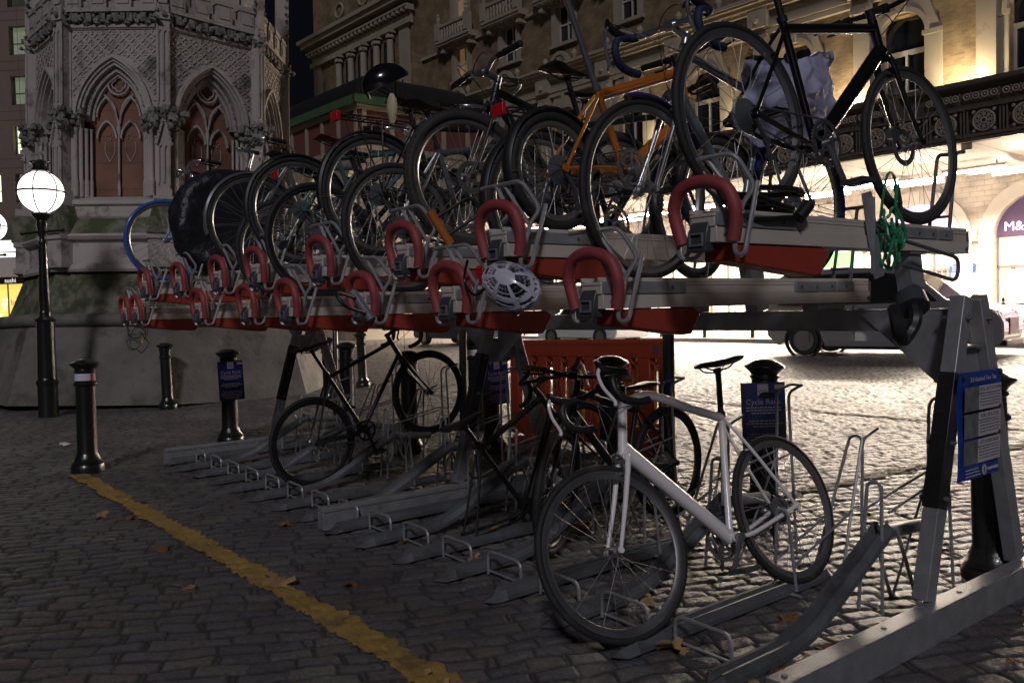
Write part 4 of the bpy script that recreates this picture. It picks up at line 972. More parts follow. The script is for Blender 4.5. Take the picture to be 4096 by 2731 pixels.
# plastic barriers
def barrier(name, x, y, yaw, m, lab, L=2.25, H=1.0):
    t = thing(name, lab, 'barrier', (x, y, -.01), (TILT[0], TILT[1], yaw)); b = MB()
    # panel with vertical slots, slots as gaps between bars
    n = 9; x0, x1 = 0, L; b.bb(x0+.02,x1-.02,-.03,.03,H-.165,H-.012); b.bb(x0+.05,x1-.05,-.024,.024,H-.035,H+.0); b.bb(x0,x1,-.03,.03,.06,.26)
    sw = .095; pw = (L-n*sw)/(n+1)
    for i in range(n+1):
        a = x0+i*(pw+sw); b.bb(a,a+pw,-.030,.030,.255,H-.16)
    p = b.build('panel', m, t, bev=.012)
    c = MB()
    for i in range(n): a = x0+pw+i*(pw+sw)+sw/2; c.lathe([(sw/2+.004,-.034),(sw/2+.004,.034),(sw/2-.001,.034),(sw/2-.001,-.034)],(a,0,H-.165),'y',16,True)
    c.bb(x0+.05,x1-.05,-.034,-.030,H-.045,H-.025); c.bb(x0+.05,x1-.05,-.034,-.030,.20,.215)
    c.build('rib', m, p)
    h = MB()
    for a in (x0+.16, x1-.16): h.lathe([(0,-.033),(.034,-.033),(.034,-.028),(0,-.028)],(a,0,H-.09),'y',18)
    h.build('socket', M_dkpl, t)
    f = MB()
    for a in (x0+.35, x1-.35): f.bb(a-.06,a+.06,-.27,.27,0,.055); f.bb(a-.05,a+.05,-.06,.06,.055,.075)
    f.build('foot', m, t, bev=.01)
    return t
m_or = mat('orange_barrier_plastic', (.27,.036,.014), .42, 0, .15, 4, .0008, 60, dirt=((.25,.05,.02), 4, .6)); m_yb = mat('yellow_barrier_plastic', (.55,.34,.02), .42, 0, .15, 4, .0008, 60)
barrier('plastic_barrier', -4.62, 3.10, math.radians(-3), m_or, 'orange plastic pedestrian barrier with vertical slots behind the dark bicycles')
barrier('plastic_barrier', -4.62, 3.32, math.radians(-2), m_yb, 'yellow plastic pedestrian barrier directly behind the orange one', L=2.02, H=.93)
# ------------------------------------------------------------------ street lamps
m_gl = mat('lit_opal_glass', (.9,.88,.86), .3, 0, 0, emit=(1,.93,.90), es=2.6)
def street_lamp(x, y, lab):
    t = thing('street_lamp', lab, 'street lamp', (x, y, -.01), (TILT[0]*.6, TILT[1]*.6, .55)); b = MB()
    b.lathe([(.21,0),(.21,.42),(.215,.44),(.235,.46),(.235,.49),(.205,.51),(.195,.54),(.185,1.30),(.21,1.315),(.215,1.335),(.19,1.35),(.13,1.375),(.12,1.40),(.125,1.43),(.10,1.46),(.115,1.50),(.118,1.62),(.105,1.80),(.088,2.30),(.082,2.36),(.10,2.375),(.10,2.39),(.075,2.41),(.07,2.46),(.095,2.49),(.098,2.56),(.075,2.62),(.065,2.68),(.115,2.745),(.13,2.77),(.12,2.785),(0,2.786)], n=22); b.v = [(x_*(.60 if z_ < 2.6 else 1), y_*(.60 if z_ < 2.6 else 1), z_) for x_, y_, z_ in b.v]
    b.build('column', M_iron, t)
    b = MB(); b.tube([(-.36,0,2.53),(.36,0,2.53)], .018, 8); b.ball((.37,0,2.53), .03, 8); b.ball((-.37,0,2.53), .03, 8); b.build('ladder_bar', M_iron, t)
    g = MB(); gz = 3.07; R_ = .285; prof = [(R_*math.sin(PI*k/24), gz-R_*math.cos(PI*k/24)) for k in range(2, 23)]; g.lathe(prof, n=36); gl = g.build('globe', m_gl, t, ang=80)
    c = MB()
    for k in range(3):
        a = PI*k/3; pts = [(math.cos(a)*(R_+.004)*math.cos(q), math.sin(a)*(R_+.004)*math.cos(q), gz+(R_+.004)*math.sin(q)) for q in [2*PI*j/40 for j in range(40)]]; c.tube(pts, .0085, 6, closed=True)
    c.lathe([(R_+.004,gz-.012),(R_+.016,gz-.012),(R_+.016,gz+.012),(R_+.004,gz+.012)], n=40, closed=True); c.build('cage', M_iron, t)
    f = MB(); f.lathe([(.10,gz+.265),(.125,gz+.28),(.105,gz+.31),(.085,gz+.34),(.095,gz+.38),(.125,gz+.395),(.128,gz+.41),(.06,gz+.42),(.03,gz+.44),(0,gz+.45)], n=20); f.build('cap', M_iron, t)
    f = MB(); f.bb(-.017,.017,-.017,.017,gz+.43,gz+.62); f.bb(-.075,.075,-.016,.016,gz+.51,gz+.55); f.build('finial_cross', mat('grey_finial', (.28,.28,.31), .5) if 'grey_finial' not in MATS else MATS['grey_finial'], t, bev=.006)
    ld = bpy.data.lights.new('lamp_light', 'POINT'); ld.energy = 70; ld.color = (1,.93,.92); ld.shadow_soft_size = .28; l = bpy.data.objects.new('lamp_light', ld); sc.collection.objects.link(l); l.parent = t; l.location = (0,0,gz); gl.visible_shadow = True
    ld.energy = 0.001
    return t
street_lamp(-10.85,-.08,'lit street lamp with caged white globe and small cross beside the stone monument')
street_lamp(-15.9,-.10,'lit street lamp at the left edge, its globe half out of the picture')
tt = thing('leaning_pole', 'slim leaning brown post in front of the yellow-lit shop', 'post', (-17.2,.85,0), (.02,.035,0)); MB().bb(-.045,.045,-.03,.03,0,2.2).build('post', mat('brown_post',(.10,.05,.04),.6), tt)
for (x, y, lab) in ((-16.4,.75,'black bollard at the left edge in front of the yellow-lit shop'),(-15.5,.9,'black bollard beside the sloping left side of the monument base')):
    t = thing('bollard', lab, 'bollard', (x, y, -.012), (TILT[0], TILT[1], 0), 'black cast-iron bollards around the cycle rack'); place('post', _bm, t)
# bollards and railings on the far pavement
b = MB(); b.lathe([(.10,0),(.10,.03),(.07,.06),(.065,.70),(.085,.72),(.085,.76),(.05,.82),(0,.83)], n=14); _km = b.mesh('kerb_bollard', M_iron)
for i in range(12):
    x = -34+i*2.05
    t = thing('kerb_bollard', 'short black bollard on the far pavement, %s from the left' % ORD(i), 'bollard', (x, 22.1, .12), TILT+(0,), 'short bollards along the far pavement'); place('post', _km, t)
def railing(x, y, L, lab):
    t = thing('railing', lab, 'railing', (x, y, .12), (TILT[0],0,0)); b = MB()
    for k in range(int(L/1.45)+1):
        xx = k*1.45; b = MB(); b.lathe([(.055,0),(.055,.05),(.032,.10),(.030,.50),(.045,.53),(.045,.58),(.030,.62),(.028,.96),(.05,.99),(.05,1.03),(.025,1.06),(.042,1.10),(.042,1.14),(.0,1.19)],(xx,0,0),n=12); b.build('post', M_iron, t)
    b = MB(); b.tube([(0,0,.55),(L,0,.55)], .018, 8); b.tube([(0,0,1.0),(L,0,1.0)], .018, 8); b.build('rail', M_iron, t)
railing(-9.1,22.25,7.2,'black two-rail railing with finials at the right edge, outside the arcade')
# ------------------------------------------------------------------ gothic stone monument
M_st = mat('weathered_limestone', (.37,.335,.315), .85, 0, .16, 1.6, .010, 22, dirt=((.12,.11,.095), 2.4, .53))
M_sm = mat('mossy_limestone', (.17,.17,.13), .92, 0, .35, 1.8, .030, 16, dirt=((.055,.070,.030), 3.2, .42))
M_gr = mat('dark_granite_plinth', (.15,.14,.125), .8, 0, .40, 2.2, .012, 14, dirt=((.07,.064,.055), 1.6, .50))
M_cv = mat('sooty_carved_stone', (.22,.205,.195), .9, 0, .35, 14, .020, 30, dirt=((.07,.068,.06), 9, .48))
M_rs = brick_mat('red_niche_stone', (.24,.115,.08), (.21,.10,.072), (.16,.085,.065), 1, 1.4, .42, .85, 'xz', .003, .006)
def arch(w, z0, h, n=14, cx=0.):
    r = (w*w+h*h)/(2*w); pts = []
    a1 = math.acos((r-w)/r)
    for k in range(n+1):
        a = PI-a1*k/n; pts.append((cx+(r-w)+r*math.cos(a), z0+r*math.sin(a)))
    for k in range(n-1, -1, -1):
        a = a1*k/n; pts.append((cx-(r-w)+r*math.cos(a), z0+r*math.sin(a)))
    return pts
def monument():
    T = thing('stone_cross_monument', 'large octagonal gothic stone monument with pointed arches and red niche panels', 'monument', (-13.62,2.28,-.05), (TILT[0], TILT[1], 0))
    A0 = math.radians(-16.4)
    def octa(prof, o=None):
        b = MB(); n = 8; vs = []; m = len(prof)
        for k in range(n):
            a = A0+2*PI*k/n
            for r, z in prof: vs.append((r*math.cos(a), r*math.sin(a), z))
        fs = [(k*m+i, ((k+1) % n)*m+i, ((k+1) % n)*m+i+1, k*m+i+1) for k in range(n) for i in range(m-1)]
        if prof[-1][0] > .01: fs.append(tuple(k*m+m-1 for k in range(n)))
        return b.add(vs, fs)
    octa([(3.06,0),(2.98,.25),(2.72,1.10),(2.66,1.16)]).build('base_drum', M_gr, T, ang=20)
    octa([(2.62,1.15),(2.70,1.18),(2.74,1.24),(2.72,1.31),(2.64,1.36),(2.46,1.38)]).build('base_moulding', M_gr, T, ang=60)
    octa([(2.46,1.36),(2.44,1.42),(2.22,2.02)]).build('weathering', M_sm, T, ang=20)
    octa([(2.30,2.02),(2.32,2.06),(2.28,2.13),(2.22,2.16),(2.22,2.50),(2.30,2.52),(2.34,2.57),(2.30,2.61)]).build('lower_course', M_st, T, ang=25)
    octa([(2.30,2.60),(2.05,2.88)]).build('weathering', M_sm, T, ang=20)
    octa([(2.05,2.87),(2.07,2.90),(2.07,3.06),(2.12,3.09),(2.12,3.15),(1.98,3.22),(1.70,3.22)]).build('upper_course', M_st, T, ang=25)
    ap = 2.04*math.cos(PI/8); hw = 2.04*math.sin(PI/8)   # face apothem and half width
    # local face frame: x along face, y outward negative (front at y=0), z up
    W = .63; Z0 = 4.44; Hh = 1.0; IW = .37; ZT = 5.86; ZB = 3.20
    parts = []
    b = MB(); out = arch(W-.10, Z0, Hh-.12)
    pts = [(-(W-.10), ZB)]+out+[((W-.10), ZB)]
    # wall around the opening: strips from arch line up to the top
    top = [(x, ZT) for x, z in out]
    b.band(top, out, 0, .12); b.bb(-hw, -(W-.10), 0, .12, ZB, ZT); b.bb(W-.10, hw, 0, .12, ZB, ZT)
    parts.append(('face_wall', b.mesh('face_wall', M_st, 30), None))
    # moulded orders
    b = MB()
    for k, (w_, d, t_) in enumerate(((W, -.075, .045), (W-.05, -.035, .035), (W-.09, .0, .04), (W-.15, .07, .05), (W-.215, .13, .035))):
        hh = Hh-(W-w_)*1.15; o_ = arch(w_, Z0, hh); i_ = arch(w_-t_, Z0, hh-t_*1.25)
        b.band(o_, i_, d, d+.09)
    parts.append(('arch_moulding', b.mesh('arch_moulding', M_st, 30), None))
    b = MB(); rr = random.Random(31)
    ca = arch(W-.165, Z0, Hh-.19, 20)
    for i, (x, z) in enumerate(ca): b.ball((x, .085, z), .030, 6, (1,.8,1), .35, rr)
    for i in range(26):   # foliage cornice
        x = -hw*.86+i*(hw*1.72)/25; 
        if i % 4 == 2: b.box((x, -.05, 6.00), (.085,.10,.13))
        else: b.ball((x, -.055, 5.99+.05*math.sin(i*2.1)), .052, 7, (1,.9,1.1), .45, rr)
    for s in (-1, 1):     # capitals band
        for i in range(26): b.ball((s*rr.uniform(IW+.06, hw), rr.uniform(-.10,.03), rr.uniform(4.28, 4.56)), rr.uniform(.035,.06), 6, (1,1,1), .4, rr)
    parts.append(('carved_foliage', b.mesh('carved_foliage', M_cv, 30), None))
    b = MB()              # side shafts
    for s in (-1, 1):
        for x, y, r in ((W-.03,-.03,.032), (W-.095,.02,.024), (W-.15,.075,.028), (W-.205,.12,.020)):
            b.lathe([(r*1.5,ZB+.02),(r*1.5,ZB+.22),(r*1.7,ZB+.24),(r*1.2,ZB+.28),(r,ZB+.31),(r,4.26),(r*1.5,4.30)], (s*x,y,0), n=10)
    parts.append(('shaft', b.mesh('shaft', M_st, 40), None))
    b = MB(); bk = arch(W-.14, Z0, Hh-.16); b.prism([(-(W-.14), ZB)]+bk+[((W-.14), ZB)], .20, .26, 'y')
    parts.append(('niche_panel', b.mesh('niche_panel', M_rs, 30), None))
    b = MB()              # tracery
    b.lathe([(.020,ZB+.05),(.026,ZB+.2),(.018,ZB+.24),(.018,4.22),(.035,4.28),(.03,4.36)], (0,.15,0), n=10)
    for s in (-1, 1):
        for (w_, z_, h_) in ((.165, 4.16, .30), (.170, 4.50, .34)):
            o_ = arch(w_, z_, h_, 8, s*.19); i_ = arch(w_-.028, z_, h_-.035, 8, s*.19); b.band(o_, i_, .13, .17)
    ring = [(.165*math.cos(2*PI*k/36), .15, 5.02+.165*math.sin(2*PI*k/36)) for k in range(36)]; b.tube(ring, .018, 8, closed=True)
    quat = [((.085+.028*abs(math.cos(2.0*(2*PI*k/48))))*math.cos(2*PI*k/48), .16, 5.02+(.085+.028*abs(math.cos(2.0*(2*PI*k/48))))*math.sin(2*PI*k/48)) for k in range(48)]; b.tube(quat, .012, 6, closed=True)
    b.tube(smooth([(0,.15,4.36),(-.07,.15,4.62),(-.23,.15,4.86)],5), .015, 6); b.tube(smooth([(0,.15,4.36),(.07,.15,4.62),(.23,.15,4.86)],5), .015, 6)
    for s in (-1, 1):     # shields in relief
        for (dx, dz) in ((-.075, 0), (.075, 0)): b.tube(smooth([(s*.165+dx, .195, 4.12), (s*.165+dx, .19, 3.95), (s*.165, .19, 3.80)], 5), .007, 5)
        for q in range(5): b.ball((s*.165+.045*math.cos(q*1.25), .19, 4.20+.045*math.sin(q*1.25)), .016, 5)
    parts.append(('tracery', b.mesh('tracery', M_st, 40), None))
    b = MB()              # diaper lattice over the spandrels
    def inside(x, z):     # outside the arch?
        best = min(((x-px)**2+(z-pz)**2, pz) for px, pz in oarch); 
        for k in range(len(oarch)-1):
            x0, x1 = oarch[k][0], oarch[k+1][0]
            if x0 <= x <= x1: 
                zz = oarch[k][1]+(oarch[k+1][1]-oarch[k][1])*(x-x0)/max(1e-6,x1-x0); return z > zz+.02
        return True
    oarch = arch(W+.02, Z0, Hh+.03, 20); dl = .165; xl = .67
    for s in (-1, 1):
        for k in range(-12, 13):
            run = []
            for q in range(0, 70):
                t_ = q/69*2.2-1.1; x = t_; z = 5.2+s*t_*1.0+k*dl*1.02
                ok = abs(x) < xl and Z0+.05 < z < ZT-.03 and inside(x, z)
                if ok: run.append((x, -.008, z))
                if (not ok or q == 69) and run:
                    if len(run) > 1: b.bar(run[0], run[-1], .030, .016, (0,1,0))
                    run = []
    for i in range(-8, 9):
        for j in range(-8, 9):
            x = (i-j)*dl/2*1.02; z = 5.2+(i+j+1)*dl/2*1.02
            if abs(x) < xl-.04 and Z0+.1 < z < ZT-.06 and inside(x, z-.05):
                if (i+j) % 2: b.ball((x,-.003,z), .030, 6, (1,.5,1), .3, rr)
                else:
                    b.box((x,-.004,z-.018),(.05,.018,.018)); 
                    for q in (-.016,0,.016): b.box((x+q,-.004,z+.008),(.008,.018,.035))
    b.bb(-xl-.02,xl+.02,-.02,.0,ZT-.02,ZT+.01); b.bb(-xl-.03,-xl,-.02,.0,Z0,ZT-.02); b.bb(xl,xl+.03,-.02,.0,Z0,ZT-.02)
    parts.append(('diaper_lattice', b.mesh('diaper_lattice', M_st, 40), None))
    b = MB()              # cornice, parapet
    b.bb(-hw-.02,hw+.02,-.10,.15,6.09,6.15); b.bb(-hw,hw,-.04,.15,5.861,5.91); b.bb(-hw,hw,.0,.15,5.91,6.09)
    for i in range(4):
        x = -hw+.19+i*(2*hw-.38)/3; b.bb(x-.13,x+.13,-.10,.05,6.15,6.47); b.bb(x-.15,x+.15,-.12,.06,6.43,6.51); b.bb(x-.09,x+.09,-.115,-.10,6.21,6.39)
    b.bb(-hw,hw,-.03,.10,6.15,6.27); b.bb(-hw*.8,hw*.8,.25,.5,6.2,9.5)
    parts.append(('parapet', b.mesh('parapet', M_st, 30), None))
    for k in range(8):
        a = A0+PI/8+2*PI*k/8; M = Matrix.Translation((ap*math.cos(a), ap*math.sin(a), 0)) @ Matrix.Rotation(a+PI/2, 4, 'Z')
        for nm, me, _ in parts: place(nm, me, T, mtx=M)
    # corner buttresses
    b = MB(); bw = .085
    b.bb(-bw,bw,-.15,.25,3.15,4.45); b.bb(-bw-.03,bw+.03,-.20,.2,3.15,3.30); b.bb(-bw,bw,-.12,.25,4.5,6.20); b.bb(-bw-.02,bw+.02,-.15,.2,5.95,6.05)
    b.prism([(-bw*.8,6.2),(bw*.8,6.2),(bw*.5,7.4),(0,7.9),(-bw*.5,7.4)],-.14,.1,'y')
    for s in (-1, 1):     # paired lancets
        b.tube([(s*.08,-.15,3.36),(s*.08,-.15,4.20)], .015, 8); b.tube([(s*.08,-.12,4.62),(s*.08,-.12,5.92)], .016, 8)
        for (z0, z1, y) in ((3.40,3.92,-.15), (4.68,5.72,-.12)):
            o_ = arch(.038, z1, .08, 6, s*.040); i_ = arch(.024, z1, .06, 6, s*.040); b.band([(o_[0][0], z0)]+o_+[(o_[-1][0], z0)], [(i_[0][0], z0)]+i_+[(i_[-1][0], z0)], y-.022, y+.0)
    b.bar((-.11,-.17,3.98),(0,-.17,4.42),.028,.05,(0,1,0)); b.bar((.11,-.17,3.98),(0,-.17,4.42),.028,.05,(0,1,0))
    for q in range(5): b.ball((-.12+.12*q/5,-.19,4.00+.43*q/5), .026, 5, (1,1,1), .3, rr); b.ball((.12-.12*q/5,-.19,4.00+.43*q/5), .026, 5, (1,1,1), .3, rr)
    me1 = b.mesh('buttress', M_st, 30)
    b = MB()
    for i in range(44): b.ball((rr.uniform(-.18,.18), rr.uniform(-.20,-.02), rr.uniform(4.26,4.56)), rr.uniform(.035,.065), 6, (1,1,1), .4, rr)
    for i in range(14): b.ball((rr.uniform(-.13,.13), rr.uniform(-.22,-.05), rr.uniform(5.88,6.10)), rr.uniform(.03,.05), 6, (1,1,1), .4, rr)
    for q in range(9): b.ball((-.10*(1-q/9)-.02,-.10,6.5+q*.14), .04, 5, (1,1,1), .4, rr); b.ball((.10*(1-q/9)+.02,-.10,6.5+q*.14), .04, 5, (1,1,1), .4, rr)
    b.box((0,-.06,4.42),(.28,.16,.14)); me2 = b.mesh('carved_capital', M_cv, 30)
    b = MB(); b.prism([(-.26,2.60),(.26,2.60),(.14,3.12),(-.14,3.12)], -.34, .1, 'y'); me3 = b.mesh('buttress_weathering', M_sm, 30)
    b = MB(); b.bb(-.24,.24,-.28,.1,2.10,2.60); b.bb(-.26,.26,-.31,.1,2.52,2.60); b.bb(-.27,.27,-.31,.1,2.08,2.16); b.bb(-.16,.16,-.29,.1,3.06,3.17); me4 = b.mesh('buttress_foot', M_st, 30)
    for k in range(8):
        a = A0+2*PI*k/8; M = Matrix.Translation((2.04*math.cos(a), 2.04*math.sin(a), 0)) @ Matrix.Rotation(a+PI/2, 4, 'Z')
        for nm, me in (('buttress', me1), ('carved_capital', me2), ('buttress_weathering', me3), ('buttress_foot', me4)): place(nm, me, T, mtx=M)
    octa([(1.25,6.2),(1.22,9.4),(1.0,9.8)]).build('upper_stage', M_st, T, ang=20)
monument()
# ------------------------------------------------------------------ hotel facade with arcade and terrace
M_hb = brick_mat('london_stock_brick', (.235,.165,.088), (.16,.112,.062), (.19,.16,.12), 1, .23, .078, .9, 'xz', .012, .010)
M_st2 = mat('cream_stone_dressing', (.28,.24,.19), .8, 0, .12, 1.2, .006, 20, dirt=((.20,.17,.14), 1.6, .58))
M_dk = mat('dark_window_glass', (.012,.014,.018), .06, 0, .1, 2, spec=.8)
M_lit = mat('lit_curtained_window', (.6,.4,.15), .6, 0, .3, 3, emit=(1,.62,.18), es=.55)
M_lit2 = mat('dim_curtained_window', (.3,.2,.1), .6, 0, .3, 3, emit=(1,.6,.25), es=.10)
M_ter = mat('dark_cast_iron_fascia', (.065,.055,.046), .45, 0, .3, 6, .002, 60)
M_ros = mat('stone_coloured_roundel', (.22,.19,.16), .6, 0, .15, 10, .001, 60)
M_sof = mat('painted_soffit', (.52,.48,.44), .7, 0, .05, 1)
M_arc = brick_mat('cream_painted_brick', (.62,.56,.50), (.58,.51,.46), (.46,.40,.36), 1, .5, .19, .75, 'xz', .004, .008)
M_tube = mat('lit_tube', (1,1,1), .5, 0, 0, emit=(1,.90,.78), es=22)
M_frm = mat('window_frame_paint', (.42,.38,.34), .5, 0, .05, 4)
def holed_wall(b, x0, x1, z0, z1, holes, y0, y1):
    """wall slab in the xz plane from depth y0 (front) to y1 with rectangular holes"""
    xs = sorted({x0, x1, *[h[0] for h in holes], *[h[1] for h in holes]}); 
    for i in range(len(xs)-1):
        a, c = xs[i], xs[i+1]; mid = (a+c)/2; hs = sorted([h for h in holes if h[0] < mid < h[1]], key=lambda h: h[2]); z = z0
        for h in hs:
            if h[2] > z: b.bb(a, c, y0, y1, z, h[2])
            z = h[3]
        if z1 > z: b.bb(a, c, y0, y1, z, z1)
def hotel():
    T = thing('railway_hotel', 'long Victorian hotel of yellow brick with cream stone dressings, lit from its terrace', 'building', (-10,27,0), (0,0,math.radians(2.57)))
    X0, X1, P = -43.2, 16.0, 4.12
    cs_ = [-2.7+P*k for k in range(-9, 5)]
    b = MB(); holes = []
    for c in cs_: holes += [(c-.75,c+.75,7.2,11.05),(c-.6,c+.6,14.35,16.1),(c-.6,c+.6,17.3,20.6)]
    holes = [h for h in holes if h[0] > -31]
    holed_wall(b, X0, X1, 5.98, 26, holes, 0, .45); b.bb(X0, X1, .46, 8, 6.05, 26); b.bb(X0, -26.3, .0, 8, 0, 5.97)
    wl = b.build('wall', M_hb, T)
    for i, c in enumerate(cs_):
        if c < -31: continue
        # ground-terrace arched windows
        b = MB(); ring = [(c+.78*math.cos(a), 10.35+.78*math.sin(a)) for a in [PI-PI*k/16 for k in range(17)]]; ro = [(c+1.10*math.cos(a), 10.35+1.10*math.sin(a)) for a in [PI-PI*k/16 for k in range(17)]]
        ou = [(c-1.30,10.35)]+[(max(c-1.30,min(c+1.30,x)), 11.75) for x, z in ring[1:-1]]+[(c+1.30,10.35)]
        b.band(ou, ring, -.10, .22); b.bb(c-1.32,c-.76,-.10,.20,7.0,10.35); b.bb(c+.76,c+1.32,-.10,.20,7.0,10.35); b.bb(c-1.36,c-.70,-.14,-.10,10.18,10.34); b.bb(c+.70,c+1.36,-.14,-.10,10.18,10.34)
        ri2 = [(x*1+0, z) for x, z in ring]; b.band([(c+.95*math.cos(a), 10.35+.95*math.sin(a)) for a in [PI-PI*k/16 for k in range(17)]], [(c+.80*math.cos(a), 10.35+.80*math.sin(a)) for a in [PI-PI*k/16 for k in range(17)]], -.15, -.10)
        b.bb(c-.16,c+.16,-.24,-.10,11.10,11.75)
        w_ = b.build('window_surround', M_st2, T)
        g = MB(); g.bb(c-.74,c+.74,.34,.36,7.2,11.1); g.build('pane', M_dk, w_)
        f = MB(); f.bb(c-.74,c+.74,.26,.33,9.75,9.92); f.bb(c-.04,c+.04,.26,.33,7.2,9.75); f.bb(c-.74,c-.66,.26,.33,7.2,9.75); f.bb(c+.66,c+.74,.26,.33,7.2,9.75); f.bb(c-.74,c+.74,.27,.32,8.45,8.52); f.build('frame', M_frm, w_)
        # upper windows
        for (z0, z1, lit) in ((14.35,16.1,(i*7) % 5 == 1), (17.3,20.6,(i*3) % 4 == 1)):
            b = MB(); b.bb(c-.84,c-.58,-.12,.2,z0-.1,z1); b.bb(c+.58,c+.84,-.12,.2,z0-.1,z1); b.bb(c-.92,c+.92,-.16,.2,z1,z1+.22); b.bb(c-.98,c+.98,-.26,.1,z1+.22,z1+.36); b.bb(c-.95,c+.95,-.2,.2,z0-.24,z0-.08)
            if z0 > 17: b.prism([(c-1.0,z1+.37),(c+1.0,z1+.37),(c,z1+.85)],-.22,.1,'y')
            w2 = b.build('window_surround', M_st2, T)
            g = MB(); g.bb(c-.6,c+.6,.30,.32,z0,z1); g.build('pane', (M_lit if (i*5+int(z0)) % 3 == 0 else M_lit2) if lit else M_dk, w2)
            f = MB(); f.bb(c-.6,c+.6,.22,.29,(z0+z1)/2-.04,(z0+z1)/2+.04); f.bb(c-.03,c+.03,.22,.29,z0,z1); f.bb(c-.6,c-.54,.22,.29,z0,z1); f.bb(c+.54,c+.6,.22,.29,z0,z1); f.build('frame', M_frm, w2)
        # shell pediment and urns over the main cornice
        b = MB(); rr = random.Random(i)
        o_ = [(c+.62*math.cos(a), 13.15+.62*math.sin(a)) for a in [PI-PI*k/14 for k in range(15)]]; i_ = [(c+.44*math.cos(a), 13.15+.44*math.sin(a)) for a in [PI-PI*k/14 for k in range(15)]]; b.band(o_, i_, -.5, -.3)
        for k in range(7): a = PI*(k+.5)/7; b.bar((c+.1*math.cos(a),-.42,13.2+.1*math.sin(a)),(c+.42*math.cos(a),-.42,13.15+.42*math.sin(a)),.06,.09,(0,1,0))
        for s in (-1, 1):
            b.lathe([(.10,13.12),(.08,13.2),(.16,13.42),(.13,13.55),(.06,13.62),(0,13.68)], (c+s*1.0,-.42,0), n=12)
            for q in range(5): b.ball((c+s*(.62+.07*q),-.42,13.2+.06*rr.random()), .10-.012*q, 6, (1,.8,1), .35, rr)
        b.build('shell_pediment', M_st2, T, ang=30)
        # balustraded balcony
        b = MB(); b.bb(c-1.5,c+1.5,-.75,.0,16.42,16.6); b.bb(c-1.4,c+1.4,-.72,-.5,17.28,17.42); b.bb(c-1.5,c+1.5,-.68,-.05,16.3,16.42)
        for s in (-1, 1): b.bb(c+s*1.32-.18,c+s*1.32+.18,-.80,-.44,16.6,17.55); b.lathe([(.08,17.55),(.15,17.75),(.10,17.9),(.14,18.0),(0,18.15)],(c+s*1.32,-.62,0),n=10)
        for k in range(9):
            xx = c-1.0+k*.25; b.lathe([(.045,16.6),(.075,16.8),(.04,17.0),(.07,17.2),(.05,17.28)],(xx,-.61,0),n=8)
        for s in (-1, 1): b.bb(c+s*1.2-.12,c+s*1.2+.12,-.5,0,15.95,16.3)
        for k in range(6): xx = c-.75+k*.3; b.bb(xx-.07,xx+.07,-.45,0,16.12,16.3)
        b.build('balcony', M_st2, T, ang=30)
    # giant pilasters between bays, main entablature with breaks over them
    b = MB()
    for c in cs_:
        x = c+P/2+.68
        if x < -31: continue
        b.bb(x-.30,x+.30,-.22,0,6.9,11.6)
        b.bb(x-.36,x+.36,-.28,0,6.9,7.3); b.bb(x-.36,x+.36,-.30,0,11.35,11.75)
        b.bb(x-.42,x+.42,-.42,0,12.0,13.1)
        for q in range(6): b.ball((x-.3+.12*q,-.32,11.50), .10, 6, (1,.8,1.2), .35, rnd)
        for z in (12.25,): b.ball((x,-.46,z), .13, 7, (1,.7,1), .3, rnd)
    b.bb(-31.2,X1,-.20,0,11.75,11.95); b.bb(-31.2,X1,-.26,0,11.96,12.06)
    b.bb(-31.2,X1,-.08,0,12.07,12.60)
    b.bb(-31.2,X1,-.34,0,12.62,12.74); b.bb(-31.2,X1,-.50,0,12.76,12.90); b.bb(-31.2,X1,-.66,0,12.91,12.98); b.bb(-31.2,X1,-.74,0,12.99,13.12)
    xx = -31
    while xx < X1: b.bb(xx,xx+.13,-.44,0,12.74,12.88); xx += .30
    b.build('entablature', M_st2, T, ang=30)
    b = MB()
    for z, d in ((16.15,.16),(21.2,.3),(21.5,.5)): b.bb(-31.2,X1,-d,0,z,z+.16)
    b.build('string_course', M_st2, T)
    # projecting end tower with paired columns and a dentil cornice
    b = MB(); b.bb(X0,-31.2,-.7,0.0,0,26); b.build('tower_wall', M_hb, T)
    b = MB(); b.bb(X0-.5,-30.8,-1.5,-.7,19.6,19.9); b.bb(X0-.3,-31.0,-1.25,-.7,19.2,19.32); b.bb(X0-.15,-31.1,-1.0,-.7,18.3,18.62); b.bb(X0-.1,-31.15,-.85,-.7,18.64,18.95); b.bb(X0-.7,-30.7,-1.7,-.7,19.9,20.15)
    xx = X0
    while xx < -31: b.bb(xx,xx+.22,-1.22,-.7,18.98,19.2); xx += .48
    b.bb(X0-.1,-31.1,-.95,-.7,13.3,13.6); b.bb(X0-.1,-31.1,-.85,-.7,16.0,16.12) if 0 else None
    for xq in (X0+.5, -32.0): b.bb(xq-.5,xq+.5,-.82,-.7,13.6,18.3)
    b.build('cornice', M_st2, T)
    for k in range(5):
        x = -39.3+k*1.55; b = MB(); b.lathe([(.30,13.6),(.30,13.8),(.22,13.9),(.24,14.2),(.20,17.7)], (x,-1.05,0), n=16); b.bb(x-.32,x+.32,-1.32,-.7,18.1,18.3)
        for q in range(10): a = q*.63; b.ball((x+.2*math.cos(a),-1.05+.2*math.sin(a),17.9), .11, 6, (1,1,1.3), .3, rnd)
        b.build('column', M_st2, T, ang=40)
        if k < 4: b = MB(); b.bb(x+.36,x+1.19,-.75,-.71,14.0,17.9); wq = b.build('window_pane', M_dk, T)
    for k in range(2):   # crest over the tower window
        b = MB(); b.tube([(-39.5+k*3+.5*math.cos(a),-.78,21.3+.45*math.sin(a)) for a in [2*PI*j/24 for j in range(24)]], .09, 6, closed=True); b.build('relief', M_st2, T)
    # terrace: slab, soffit, cast-iron parapet with rosettes
    TX0, TX1 = -26., 16.
